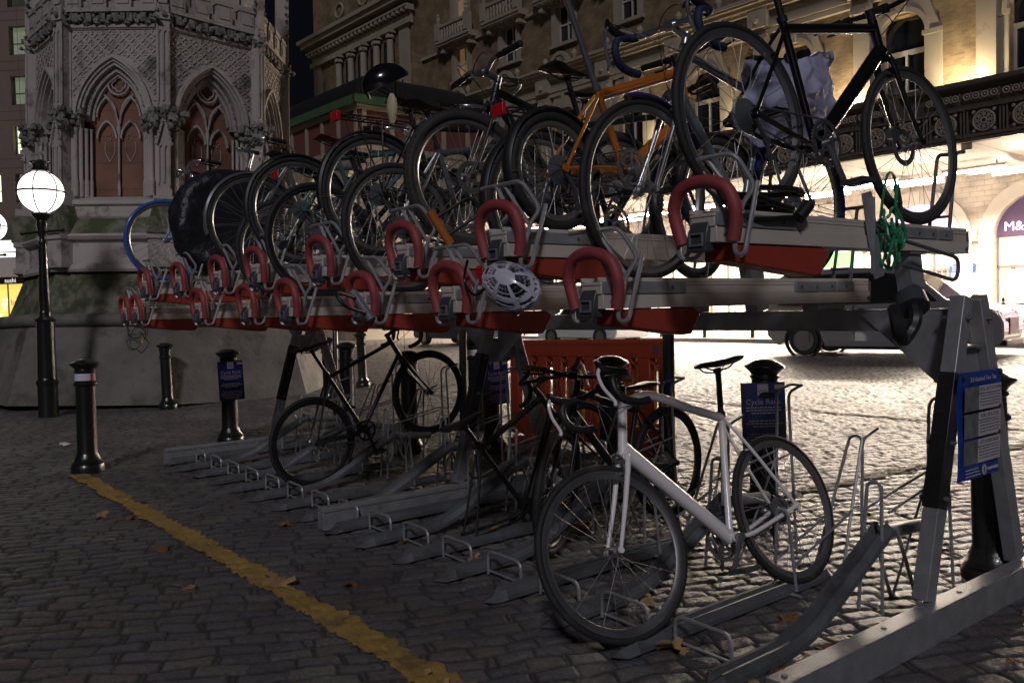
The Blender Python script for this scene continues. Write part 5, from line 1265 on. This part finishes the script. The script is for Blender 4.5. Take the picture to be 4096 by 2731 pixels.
    b = MB(); b.bb(TX0,TX1,-4,3.1,5.76,6.0); b.build('terrace_slab', M_ter, T)
    b = MB(); b.bb(TX0,TX1,-3.97,3.1,5.70,5.755)
    for k in range(10): b.bb(TX0+2+k*P,TX0+2.3+k*P,-3.9,3.0,5.52,5.695)
    b.build('soffit', M_sof, T)
    b = MB(); b.bb(TX0,TX1,-4.12,-3.9,5.70,5.80); b.bb(TX0,TX1,-4.16,-3.9,5.82,5.90); b.bb(TX0,TX1,-4.10,-3.92,6.60,6.68); b.bb(TX0,TX1,-4.14,-3.9,7.30,7.42); b.bb(TX0,TX1,-3.93,-3.90,5.9,7.3)
    pan = 1.03; n = int((TX1-TX0)/pan)
    for i in range(n):
        x = TX0+i*pan
        for q in (0,.09,.18): b.cyl((x+q-.02,-4.02,5.9),(x+q-.02,-4.02,6.6), .028, n=8)
        if i % 4 == 0: b.bb(x-.12,x+.32,-4.14,-3.93,6.68,7.3)
    b.build('parapet', M_ter, T, ang=30)
    r = MB(); x = .58
    rg = MB()
    rg.tube([(.28*math.cos(2*PI*k/28),0,.28*math.sin(2*PI*k/28)) for k in range(28)], .030, 6, closed=True)
    rg.tube([(.075*math.cos(2*PI*k/14),-.01,.075*math.sin(2*PI*k/14)) for k in range(14)], .022, 6, closed=True)
    for k in range(8):
        a = 2*PI*k/8; rg.bar((.09*math.cos(a),0,.09*math.sin(a)),(.27*math.cos(a),0,.27*math.sin(a)),.030,.03,(0,1,0)); a2 = a+PI/8
        rg.tube([(.185*math.cos(a2)+.045*math.cos(q),-.005,.185*math.sin(a2)+.045*math.sin(q)) for q in [2*PI*j/8 for j in range(8)]], .016, 5, closed=True)
    for sx in (-1,1):
        for sz in (-1,1): rg.ball((sx*.27,0,sz*.27), .055, 8, (1,.5,1))
    me = rg.mesh('rosette', M_ros, 50)
    for i in range(n):
        xx = TX0+i*pan+.60
        if -11 < xx < 8.5: place('rosette', me, T, (xx,-4.04,6.25))
    fm = MB()
    for i in range(4): fm.tube([(-.36+.24*i+.085*math.cos(q),0,.085*math.sin(q)) for q in [2*PI*j/12 for j in range(12)]], .022, 5, closed=True); fm.ball((-.36+.24*i,0,0), .035, 6, (1,.6,1)); fm.ball((-.24+.24*i,0,.09), .03, 5); fm.ball((-.24+.24*i,0,-.09), .03, 5)
    me = fm.mesh('frieze_flower', M_ros, 50)
    for i in range(n):
        if i % 4: place('frieze_flower', me, T, (TX0+i*pan+.5,-4.02,6.98)) if -11 < TX0+i*pan < 8.5 else None
    # arcade wall behind, with arched shop openings
    AY = 3.1; b = MB(); ca = [.52+P*k for k in range(-7, 4)]
    holes = [(c-1.45,c+1.45,.13,2.55) for c in ca]
    xs = [TX0]+[v for c in ca for v in (c-1.45, c+1.45)]+[TX1]
    for i in range(0, len(xs), 2): b.bb(xs[i],xs[i+1],AY,AY+.5,0,5.7)
    for c in ca:
        ar = [(c+1.45*math.cos(a), 3.45+1.45*math.sin(a)) for a in [PI-PI*k/20 for k in range(21)]]; b.band([(x,5.7) for x,z in ar], ar, AY, AY+.5)
    b.build('arcade_wall', M_arc, T, ang=25)
    m_ws = mat('cream_arch_moulding', (.62,.57,.52), .7, 0, .04, 2)
    m_pur = mat('plum_shop_fascia', (.10,.06,.12), .3, 0, .1, 3, emit=(.55,.35,.62), es=.10); m_pk = mat('lit_pink_shop_window', (.8,.5,.7), .4, 0, .2, 1.5, emit=(1,.62,.92), es=1.2)
    m_sw2 = mat('lit_shop_interior', (.8,.75,.6), .5, 0, .5, 1.3, emit=(1,.86,.62), es=.8); m_gn = mat('lit_green_sign', (.1,.6,.1), .4, 0, .1, 2, emit=(.25,.95,.22), es=1.0); m_let = mat('white_lettering', (.9,.9,.9), .4, 0, 0, emit=(1,1,1), es=1.1)
    m_sf = mat('shop_frame', (.20,.17,.15), .4, 0, .1, 3)
    for i, c in enumerate(ca):
        b = MB(); ar = lambda r_: [(c-r_,.13)]+[(c+r_*math.cos(a), 3.45+r_*math.sin(a)) for a in [PI-PI*k/20 for k in range(21)]]+[(c+r_,.13)]
        b.band(ar(1.95), ar(1.46), AY-.10, AY+.1); b.band(ar(1.62), ar(1.44), AY-.15, AY-.10); b.bb(c-1.85,c-1.40,AY-.16,AY-.101,3.30,3.46); b.bb(c+1.40,c+1.85,AY-.16,AY-.101,3.30,3.46); b.bb(c-.13,c+.13,AY-.2,AY-.101,4.85,5.35)
        sh = b.build('shop_arch', m_ws, T, ang=25)
        b = MB(); b.prism([(c+1.45*math.cos(a), 3.45+1.45*math.sin(a)) for a in [PI-PI*k/16 for k in range(17)]], AY+.18, AY+.24, 'y')
        b.build('fascia', m_pk if i % 3 == 0 else m_pur, sh)
        b = MB(); b.bb(c-1.45,c+1.45,AY+.30,AY+.34,.5,3.44); b.build('shop_window', (m_sw2, m_sw2, m_pk)[i % 3], sh)
        b = MB()
        for q in (-1.42,-.48,.48,1.42): b.bb(c+q-.035,c+q+.035,AY+.20,AY+.29,.13,3.45)
        b.bb(c-1.45,c+1.45,AY+.20,AY+.29,2.35,2.43); b.bb(c-1.45,c+1.45,AY+.16,AY+.3,.13,.55)
        b.build('shop_frame', m_sf, sh)
        if i > 0:
            b = MB(); r5 = random.Random(i*3)
            for q in range(3):
                b.bb(c-1.3,c+1.3,AY+.262,AY+.285,.75+q*.62,.78+q*.62)
                x5 = c-1.25
                while x5 < c+1.2: w5 = r5.uniform(.08,.22); b.bb(x5,x5+w5,AY+.262,AY+.284,.78+q*.62,.78+q*.62+r5.uniform(.15,.48)); x5 += w5+r5.uniform(.03,.2)
            b.build('display_shelf', (m_sf, M_frm, m_ws)[i % 3], sh)
        if i == 7:
            M = Matrix.Translation((c-1.20,AY+.165,3.78)) @ Matrix.Rotation(PI/2, 4, 'X'); text('shop_lettering', 'M&S', .46, m_let, sh, M, .01, 'LEFT')
    b = MB(); b.bb(-9.3,-6.2,AY-.25,AY-.2,2.7,3.3); b.build('green_sign', m_gn, T)
    b = MB(); b.bb(-9.3,-6.2,AY-.255,AY-.2,3.32,3.5); b.build('blue_sign_strip', mat('lit_blue_sign',(.1,.1,.5),.4,0,.1,2,emit=(.2,.22,.8),es=.8), T)
    m_bp = mat('blue_wall_plaque', (.04,.08,.52), .4, 0, .05, 3); b = MB(); b.bb(-2.45,-1.55,AY-.04,AY-.005,2.25,2.56); pq = b.build('blue_plaque', m_bp, T)
    b = MB(); r_ = random.Random(2)
    for q in range(3): b.bb(-2.35,-1.70+.05*q,AY-.046,AY-.04,2.30+.075*q,2.335+.075*q)
    b.bb(-2.43,-2.32,AY-.046,AY-.04,2.49,2.54)
    b.build('plaque_print', m_let if 0 else M_frm, pq)
    b = MB(); b.bb(-2.45,-1.6,AY-.04,AY-.005,1.45,1.95); b.build('notice_board', mat('white_notice',(.72,.70,.68),.5,0,.1,4), T)
    # corbels on the piers
    b = MB()
    for c in ca: x = c-P/2; [b.bb(x-.25+.03*q,x+.25-.03*q,AY-.12+.02*q,AY,2.9-.09*q,2.97-.09*q) for q in range(5)]; b.bb(x-.10,x+.10,AY-.3,AY,3.35,3.42); b.lathe([(0,3.42),(.09,3.44),(.07,3.8),(0,3.85)],(x,AY-.2,0),n=10)
    b.build('corbel', m_ws, T)
    # urns and lit uplighters on the terrace
    for i, c in enumerate(cs_):
        x = c+P/2-.02
        if x > 9 or x < -26: continue
        b = MB(); b.lathe([(.30,7.42),(.30,7.5),(.20,7.56),(.20,7.80),(.30,7.93),(.34,7.98),(.30,8.03),(0,8.05)], (x-.05-.45,-3.95,0), n=20); b.build('urn_cap', M_ter, T)
        b = MB(); b.lathe([(.14,0),(.16,.06),(.10,.18),(0,.2)], (x+.1,-1.5,7.05), n=14); u = b.build('uplighter', M_ter, T)
        b = MB(); b.lathe([(.11,.205),(.05,.22),(0,.22)], (x+.1,-1.5,7.05), n=14); b.build('lens', MATS['lit_lens'] if 'lit_lens' in MATS else mat('lit_lens',(1,1,1),.4,emit=(1,.82,.5),es=60), u)
        if x > -16:
            ld = bpy.data.lights.new('uplight', 'SPOT'); ld.energy = 1000 if x > -8 else 600; ld.color = (1,.80,.50); ld.spot_size = math.radians(125); ld.spot_blend = .8; ld.shadow_soft_size = .08
            l = bpy.data.objects.new('uplight', ld); sc.collection.objects.link(l); l.parent = T; l.location = (x+.1,-.75,7.75); l.rotation_euler = Vector((0,.9,.9)).to_track_quat('-Z','Y').to_euler()
    # strip lights under the soffit
    for i in range(9):
        for (yy, off) in ((-.6,0),(1.0,.9)):
            x = 3.2-i*3.4+off
            if x < TX0+1: continue
            f = MB(); f.bb(x-.95,x+.95,yy-.06,yy+.06,5.42,5.50); f.bb(x-.7,x-.66,yy-.02,yy+.02,5.5,5.7); f.bb(x+.66,x+.7,yy-.02,yy+.02,5.5,5.7); fo = f.build('strip_light', M_frm, T)
            g = MB(); g.tube([(x-.92,yy,5.37),(x+.92,yy,5.37)], .042, 8); g.build('tube', M_tube, fo)
    for i in range(5):
        x = 2.5-i*6.8
        ld = bpy.data.lights.new('arcade_light', 'AREA'); ld.shape = 'RECTANGLE'; ld.size = 6.0; ld.size_y = .12; ld.energy = 2700 if i < 3 else 1700; ld.color = (1,.84,.66)
        l = bpy.data.objects.new('arcade_light', ld); sc.collection.objects.link(l); l.parent = T; l.location = (x,-.2,5.34); l.rotation_euler = (math.radians(-18),0,0); l.visible_camera = True
hotel()
# ------------------------------------------------------------------ station entrance pavilion with dark curved roof
def pavilion():
    m_rf = mat('dark_slate_roof', (.010,.010,.011), .6, 0, .3, 1.5); m_rb = mat('red_brick_frieze', (.12,.042,.034), .85, 0, .15, 2, dirt=((.10,.04,.035), 2, .55)); m_gt = mat('green_copper_gutter', (.05,.10,.045), .7, 0, .3, 3)
    T = thing('station_pavilion', 'single-storey station pavilion with red brick frieze, white arches and a dark domed roof', 'building', (-35.3,18.0,-.6), (0,0,math.radians(2.57)))
    L, D, H = 26., 9., 12.6
    b = MB(); b.bb(-L,0,0,D,10.2,11.9); b.build('frieze', m_rb, T)
    b = MB()
    for k in range(16): x = -L+.3+k*1.7; b.bb(x-.12,x+.12,-.08,0,10.2,11.9); 
    for k in range(6): y = .3+k*1.6; b.bb(0,.08,y-.12,y+.12,10.2,11.9)
    b.bb(-L,.15,-.15,0,9.95,10.2); b.bb(0,.15,0,D,9.95,10.2); b.bb(-L,.15,-.15,0,11.9,12.1); b.bb(0,.15,0,D,11.9,12.1)
    b.build('pilaster_strip', M_st2, T)
    b = MB(); b.bb(-L,.35,-.4,-.16,12.1,12.5); b.bb(.16,.4,-.4,D,12.1,12.5); b.build('gutter', m_gt, T)
    b = MB(); prof = []
    rings = []
    for k in range(9):
        t = k/8; ins = 3.6*(1-math.cos(t*PI/2)); z = 12.4+1.9*math.sin(t*PI/2); rings.append([(-L,-.3+ins,z),(.3-ins,-.3+ins,z),(.3-ins,D+.3-ins,z),(-L,D+.3-ins,z)])
    b.loft(rings); b.build('roof', m_rf, T, ang=30)
    b = MB(); n = 13
    for k in range(n):
        c = -L+1+k*2.0; ar = [(c+.75*math.cos(a), 8.6+.75*math.sin(a)) for a in [PI-PI*q/12 for q in range(13)]]; b.band([(x, 9.95) for x, z in ar], ar, -.1, .3); b.bb(c-1.0,c-.75,-.1,.3,0,9.95); b.bb(c+.75,c+1.0,-.1,.3,0,9.95)
    b.bb(-.2,.1,-.1,D,0,9.95); b.build('arcade', M_st2, T, ang=30)
    m_in = mat('lit_pavilion_interior', (.7,.6,.4), .7, 0, .6, .8, emit=(1,.8,.5), es=.25); b = MB(); b.bb(-L,-.3,.6,.7,3,9.9); b.build('lit_interior', m_in, T)
pavilion()
# ------------------------------------------------------------------ office building on the left
def office():
    m_of = mat('brown_stone_cladding', (.17,.125,.105), .75, 0, .08, .5, .003, 10); m_j = mat('cladding_joint', (.06,.05,.045), .9)
    m_w = [mat('lit_office_window', (.7,.8,.5), .5, 0, .2, .7, emit=(.86,.95,.60), es=1.35), mat('dim_office_window', (.2,.24,.15), .4, 0, .5, .9, emit=(.55,.62,.42), es=.2), mat('unlit_window_faint_glow', (.05,.06,.05), .3, 0, .5, .9, emit=(.4,.5,.35), es=.025)]  # unlit panes too carry a faint glow put into the material
    D = 46.0; px = 60.
    # position: facing the camera, seen past the left side of the monument
    az = math.atan2(_f.y, _f.x); la = math.atan2(2048-90, 3413.8); a = az+la
    P = Vector((CAM.x+D/math.cos(la)*math.cos(a), CAM.y+D/math.cos(la)*math.sin(a), 0))
    T = thing('office_building', 'brown stone office building with rows of lit and unlit windows at the left edge', 'building', P, (0, 0, az-PI/2+math.radians(-6)))
    s = D/3413.8; zz = lambda y: 1.295+(1290-y)*s
    b = MB(); cols = [(-6.6,-4.7),(-2.75,-.80),(.02,1.95),(2.75,4.0),(4.9,6.3),(7.0,8.6),(9.6,11.2)]; cols = [(c[0]*1.0, c[1]*1.0) for c in cols]
    fl = [zz(y) for y in (48,235,430,625,812)]; fh = 1.5
    fls = [f-.0 for f in fl]+[fl[0]+2.6*k for k in (1,2,3,4)]
    holes = []
    for c0, c1 in cols:
        for f in fls: holes.append((c0, c1, f-.02, f+fh))
    zb = zz(905)
    holed_wall(b, -16, 13.0, zb, 30, holes, 0, .5); b.build('wall', m_of, T)
    j = MB()
    for f in fls: j.bb(-16,13,-.004,.0,f+fh+.30,f+fh+.325); j.bb(-16,13,-.004,.0,f+fh+.78,f+fh+.805)
    for k in range(20): j.bb(-16+k*1.5,-15.98+k*1.5,-.004,0,zb,30)
    j.build('cladding_joint', m_j, T)
    r = random.Random(14)
    pat = {(2,0):2,(2,1):1,(2,2):1,(2,3):0,(2,4):1,(1,0):0,(1,1):2,(1,2):0,(1,3):2,(1,4):0}
    for ci, (c0, c1) in enumerate(cols):
        for fi, f in enumerate(fls):
            m = m_w[pat.get((ci, fi), r.choice((0,1,2,2)))]; w_ = MB()
            mid = (c0+c1)/2; w_.bb(c0,mid-.10,.30,.33,f,f+fh); wo = w_.build('window', m, T)
            w_ = MB(); w_.bb(mid+.10,c1,.30,.33,f,f+fh); w_.build('pane', m_w[(pat.get((ci, fi), 1)+ (1 if ci == 2 and fi in (3,4) else 0)) % 3], wo)
            w_ = MB(); w_.bb(mid-.10,mid+.10,.15,.4,f,f+fh); w_.bb(c0,c1,.2,.4,f,f+.07); w_.bb(c0,c1,.24,.29,f+.62,f+.66); w_.bb(c0,c0+.05,.2,.4,f,f+fh); w_.bb(c1-.05,c1,.2,.4,f,f+fh); w_.build('frame', MATS['window_dark_frame'] if 'window_dark_frame' in MATS else mat('window_dark_frame',(.05,.045,.04),.5), wo)
            if m is m_w[0]:
                w_ = MB(); w_.bb(c0+.1,mid-.2,.27,.295,f+.98,f+1.02); w_.bb(c0+.1,mid-.15,.27,.295,f+.78,f+.80); w_.bb(c0+.15,mid-.15,.26,.295,f+.08,f+.28); w_.build('window_blind', MATS['window_dark_frame'] if 0 else M_frm, wo)
    # ground floor shops
    z = lambda y: zz(y)
    m_can = mat('lit_white_canopy', (.9,.9,.9), .5, 0, .05, 2, emit=(.95,1,.90), es=1.6); m_fs = mat('pale_shop_fascia', (.40,.36,.32), .6, 0, .05, 2, emit=(.9,.8,.7), es=.05)
    m_bk = mat('black_sign_band', (.012,.012,.012), .4); m_ye = mat('lit_yellow_shop', (.9,.65,.2), .5, 0, .5, 1.4, emit=(1,.66,.13), es=1.15); m_wl = mat('white_sign_letters', (.9,.9,.9), .4, emit=(1,1,1), es=.7); m_pkl = mat('pink_window_letters', (.7,.08,.15), .5, emit=(.85,.12,.2), es=.55)
    b = MB(); b.bb(-16,13,-.2,.5,z(962),zb); b.build('shop_lintel', mat('dark_lintel',(.10,.09,.085),.7), T)
    b = MB(); b.bb(-16,13,-.1,.0,z(1030),z(964)); b.build('lit_canopy', m_can, T); b = MB(); b.bb(-16,13,-.13,-.1,z(1012),z(1008)); [b.bb(k*1.25-.04,k*1.25+.04,-.13,-.1,z(1030),z(964)) for k in range(-12,10)]; b.build('glazing_bar', MATS['window_dark_frame'], T)
    b = MB(); b.bb(-16,13,-.3,.2,z(1109),z(1031)); b.build('fascia', m_fs, T)
    b = MB(); b.bb(-16,13,-.32,.2,z(1136),z(1110)); sg = b.build('sign_band', m_bk, T)
    R90 = Matrix.Rotation(PI/2, 4, 'X')
    text('sign_lettering', 'sushi', .33, m_wl, sg, Matrix.Translation((-.30,-.33,z(1124))) @ R90, .005); text('sign_lettering', 'salad', .33, m_wl, sg, Matrix.Translation((-1.30,-.33,z(1124))) @ R90, .005)
    b = MB(); b.bb(-16,13,.1,.2,-1,z(1137)); sh = b.build('shop_window', m_ye, T)
    text('window_lettering', 'breakfast', .42, m_pkl, sh, Matrix.Translation((-.62,.05,z(1210))) @ R90, .005, 'LEFT'); text('window_lettering', 'protein', .42, m_pkl, sh, Matrix.Translation((-.42,.05,z(1253))) @ R90, .005, 'LEFT'); text('window_lettering', 'say hello', .32, MATS['dim_pink'] if 'dim_pink' in MATS else mat('dim_pink',(.7,.35,.3),.5,emit=(.9,.45,.3),es=.5), sh, Matrix.Translation((-.32,.05,z(1186))) @ R90, .005, 'LEFT')
    b = MB()
    for k in range(-8, 9): b.bb(k*1.9-.72,k*1.9-.68,-.02,.05,-1,z(1137))
    b.build('window_mullion', MATS['window_dark_frame'], sh)
    m_lp = mat('lit_shop_pendant', (1,1,1), .5, emit=(1,.95,.8), es=4); b = MB(); r = random.Random(3)
    for k in range(40): b.ball((r.uniform(-14,11),.06,r.uniform(z(1340),z(1150))), .07, 6, (r.uniform(1,3),.3,1))
    b.build('shop_light', m_lp, sh)
    ld = bpy.data.lights.new('shop_glow', 'AREA'); ld.size = 8; ld.size_y = 1.5; ld.shape = 'RECTANGLE'; ld.energy = 250; ld.color = (1,.8,.5); l = bpy.data.objects.new('shop_glow', ld); sc.collection.objects.link(l); l.parent = T; l.location = (0,-.5,2.2); l.rotation_euler = (math.radians(90+180),0,0)
office()
# ------------------------------------------------------------------ taxi
def taxi():
    m_p = mat('silver_grey_car_paint', (.22,.215,.225), .22, .3, .03, 3, coat=.8); m_b = mat('black_car_trim', (.012,.012,.013), .3, 0, .2, 6); m_g = mat('tinted_car_glass', (.05,.055,.05), .04, 0, .05, 2, trans=.75)
    T = thing('taxi_cab', 'silver-grey London style taxi cab with black window band, parked facing right beyond the rack', 'taxi', (-10.05,17.30,0), (0,0,math.radians(11))); T.scale = (1.07,1.07,1.07)
    # local: x forward, origin below rear axle; length from -.85 to 4.05
    side = [(-.86,.45),(-.88,.85),(-.84,1.12),(-.78,1.45),(-.66,1.78),(-.45,1.90),(.3,1.955),(1.2,1.95),(1.9,1.90),(2.30,1.80),(2.62,1.55),(3.02,1.19),(3.35,1.13),(3.75,1.05),(3.98,.92),(4.08,.70),(4.08,.42),(3.98,.24),(3.62,.22)]
    arc = lambda c, r, n=10: [(c+r*math.cos(a), .34+r*math.sin(a)) for a in [PI*k/n for k in range(n+1)]]
    bottom = [p for p in arc(3.0,.42)]+[(2.5,.20),(.5,.20)]+[p for p in arc(0,.42)]+[(-.6,.22)]
    poly = side+[(3.45,.24)]+bottom
    hw = .93
    def inset(z): return hw-(.0 if z < 1.1 else (z-1.1)*.26)-(.03 if z < .4 else 0)
    b = MB(); n = len(poly); vs = [(x, -inset(z), z) for x, z in poly]+[(x, inset(z), z) for x, z in poly]
    b.add(vs, [tuple(range(n-1,-1,-1)), tuple(range(n,2*n))]+[(i,(i+1)%n,n+(i+1)%n,n+i) for i in range(n)])
    body = b.build('body', m_p, T, ang=28, bev=.03)
    # window band and panes, both sides
    for s in (-1, 1):
        def sidepoly(pts, off, m, nm, par=T):
            b = MB(); k = len(pts); A = [(x, s*(inset(z)+off), z) for x, z in pts]; B = [(x, s*(inset(z)-.02), z) for x, z in pts]
            b.add(A+B, [tuple(range(k)), tuple(range(2*k-1,k-1,-1))]+[(i,(i+1)%k,k+(i+1)%k,k+i) for i in range(k)]); return b.build(nm, m, par, 30)
        bd = sidepoly([(-.60,1.17),(2.86,1.17),(2.42,1.60),(2.16,1.76),(1.6,1.83),(-.25,1.84),(-.50,1.70)], .004, m_b, 'window_band')
        for p in ([(-.46,1.22),(.10,1.22),(.10,1.78),(-.22,1.78),(-.42,1.66)], [(.20,1.22),(1.10,1.22),(1.10,1.79),(.20,1.79)], [(1.20,1.22),(2.55,1.22),(2.28,1.56),(2.05,1.72),(1.20,1.79)]): sidepoly(p, .008, m_g, 'side_window', bd)
        b = MB()
        for x in (.15, 1.15, 2.45): b.bb(x-.006, x+.006, s*(hw+.002)-.003, s*(hw+.002)+.003, .30, 1.15)
        b.bb(.2,.32,s*hw-.01,s*hw+.025,1.02,1.05); b.bb(1.25,1.37,s*hw-.01,s*hw+.025,1.02,1.05); b.build('door_seam', m_b, T)
        b = MB(); b.bb(.5,2.5,s*(hw-.02)-.03,s*(hw-.02)+.03,.22,.34); b.build('sill', M_chr if 0 else m_p, T); b = MB(); b.bb(.5,2.5,s*(hw-.03)-.03,s*(hw-.03)+.03,.15,.215); b.build('sill', m_b, T)
        b = MB(); b.ball((2.52,s*(hw+.12),1.22), .10, 10, (.8,1,.75)); b.bar((2.55,s*(hw-.05),1.18),(2.52,s*(hw+.10),1.2),.04,.03); b.build('wing_mirror', m_b, T)
        for x in (0, 3.0):
            b = MB(); b.lathe([(.335,-.10),(.345,-.07),(.345,.07),(.335,.10),(.24,.105),(.235,.08),(.235,-.08),(.24,-.105)], (x, s*.80, .345), 'y', 36, True); wh = b.build('wheel', M_rub, T)
            b = MB(); b.lathe([(.24,.09*s),(.22,.07*s),(.20,.03*s),(.07,.05*s),(.05,.085*s),(0,.09*s)], (x, s*.80, .345), 'y', 28)
            for k in range(10): a = 2*PI*k/10; b.bar((x+.05*math.cos(a), s*.885, .345+.05*math.sin(a)), (x+.22*math.cos(a), s*.88, .345+.22*math.sin(a)), .035, .012, (0,1,0))
            b.build('alloy_rim', M_alus, wh)
            b = MB(); b.lathe([(.43,-.05*s),(.43,.05*s),(.38,.05*s),(.38,-.05*s)], (x, s*(hw-.045), .34), 'y', 30, True); b.build('wheel_arch', m_b, T)
        b = MB(); b.ball((3.90,s*.72,.86), .13, 12, (.9,.8,.85)); b.build('headlight', M_chr, T)
        b = MB(); b.bb(-.885,-.83,s*.86-.07,s*.86+.05,.75,1.05); b.build('tail_light', M_redl, T)
    b = MB(); b.prism([(2.32,1.77),(2.64,1.52),(2.99,1.20),(2.97,1.185),(2.62,1.50),(2.30,1.75)], -.70, .70, 'y'); b.xf = Matrix.Translation((.012,0,.012)); b.build('windscreen', m_g, T)
    b = MB(); b.bb(4.06,4.095,-.42,.42,.46,.80); [b.bb(4.095,4.10,-.40,.40,.49+.05*k,.51+.05*k) for k in range(6)]; b.build('grille', m_b, T); b = MB(); b.bb(3.96,4.12,-.85,.85,.24,.36); b.build('bumper', m_b, T, bev=.02)
    b = MB(); b.bb(1.75,2.0,-.25,.25,1.90,2.02); b.build('roof_sign', mat('unlit_roof_sign', (.35,.30,.18), .4), T, bev=.03)
    # seats and a driver silhouette inside
    b = MB()
    for x in (.1, 1.45): b.bb(x,x+.12,-.55,.55,.6,1.38); 
    b.build('seat', m_b, T, bev=.03)
    m_sk = mat('driver_skin', (.20,.12,.09), .6); m_cl = mat('dark_jacket', (.02,.02,.025), .8)
taxi()
def parked_van(x, y, m, lab, L=3.9, H=1.45, rz=0.):
    T = thing('parked_car', lab, 'car', (x, y, .0), (0,0,rz)); side = [(0,.35),(-.02,.75),(.25,.85),(.95,.92),(1.4,H-.05),(2.2,H),(3.1,H-.04),(3.65,.98),(L-.02,.9),(L,.45),(L-.1,.25),(.1,.25)]
    s = MB(); n = len(side); vs = [(a, -.85+(.25*(z-.9) if z > .9 else 0), z) for a, z in side]+[(a, .85-(.25*(z-.9) if z > .9 else 0), z) for a, z in side]; s.add(vs, [tuple(range(n-1,-1,-1)), tuple(range(n,2*n))]+[(i,(i+1)%n,n+(i+1)%n,n+i) for i in range(n)]); s.build('body', m, T, ang=30, bev=.04)
    b = MB(); b.prism([(1.15,.98),(1.5,H-.10),(2.2,H-.06),(3.0,H-.10),(3.4,.98)], -.862, .862, 'y'); b.xf = Matrix.Diagonal((1,.985,1,1)); b.build('windows', M_dk, T)
    for wx in (.75, 3.15):
        for wy in (-.78,.78): b = MB(); b.lathe([(.31,-.09),(.31,.09),(.20,.095),(.2,-.095)], (wx,wy,.31), 'y', 24, True); wh = b.build('wheel', M_rub, T); b = MB(); b.lathe([(.2,.085*(1 if wy>0 else -1)),(.0,.09*(1 if wy>0 else -1))],(wx,wy,.31),'y',20); b.build('alloy_rim', M_alus, wh)
parked_van(-27.5, 16.8, mat('dark_blue_car_paint', (.02,.03,.06), .25, .3, .05, 3, coat=.7), 'dark parked car far beyond the rack, seen only under the red runners', rz=.05)
parked_van(-21.8, 18.6, mat('white_car_paint', (.6,.6,.6), .25, 0, .03, 3, coat=.7), 'white parked car far beyond the middle of the rack', rz=.04)
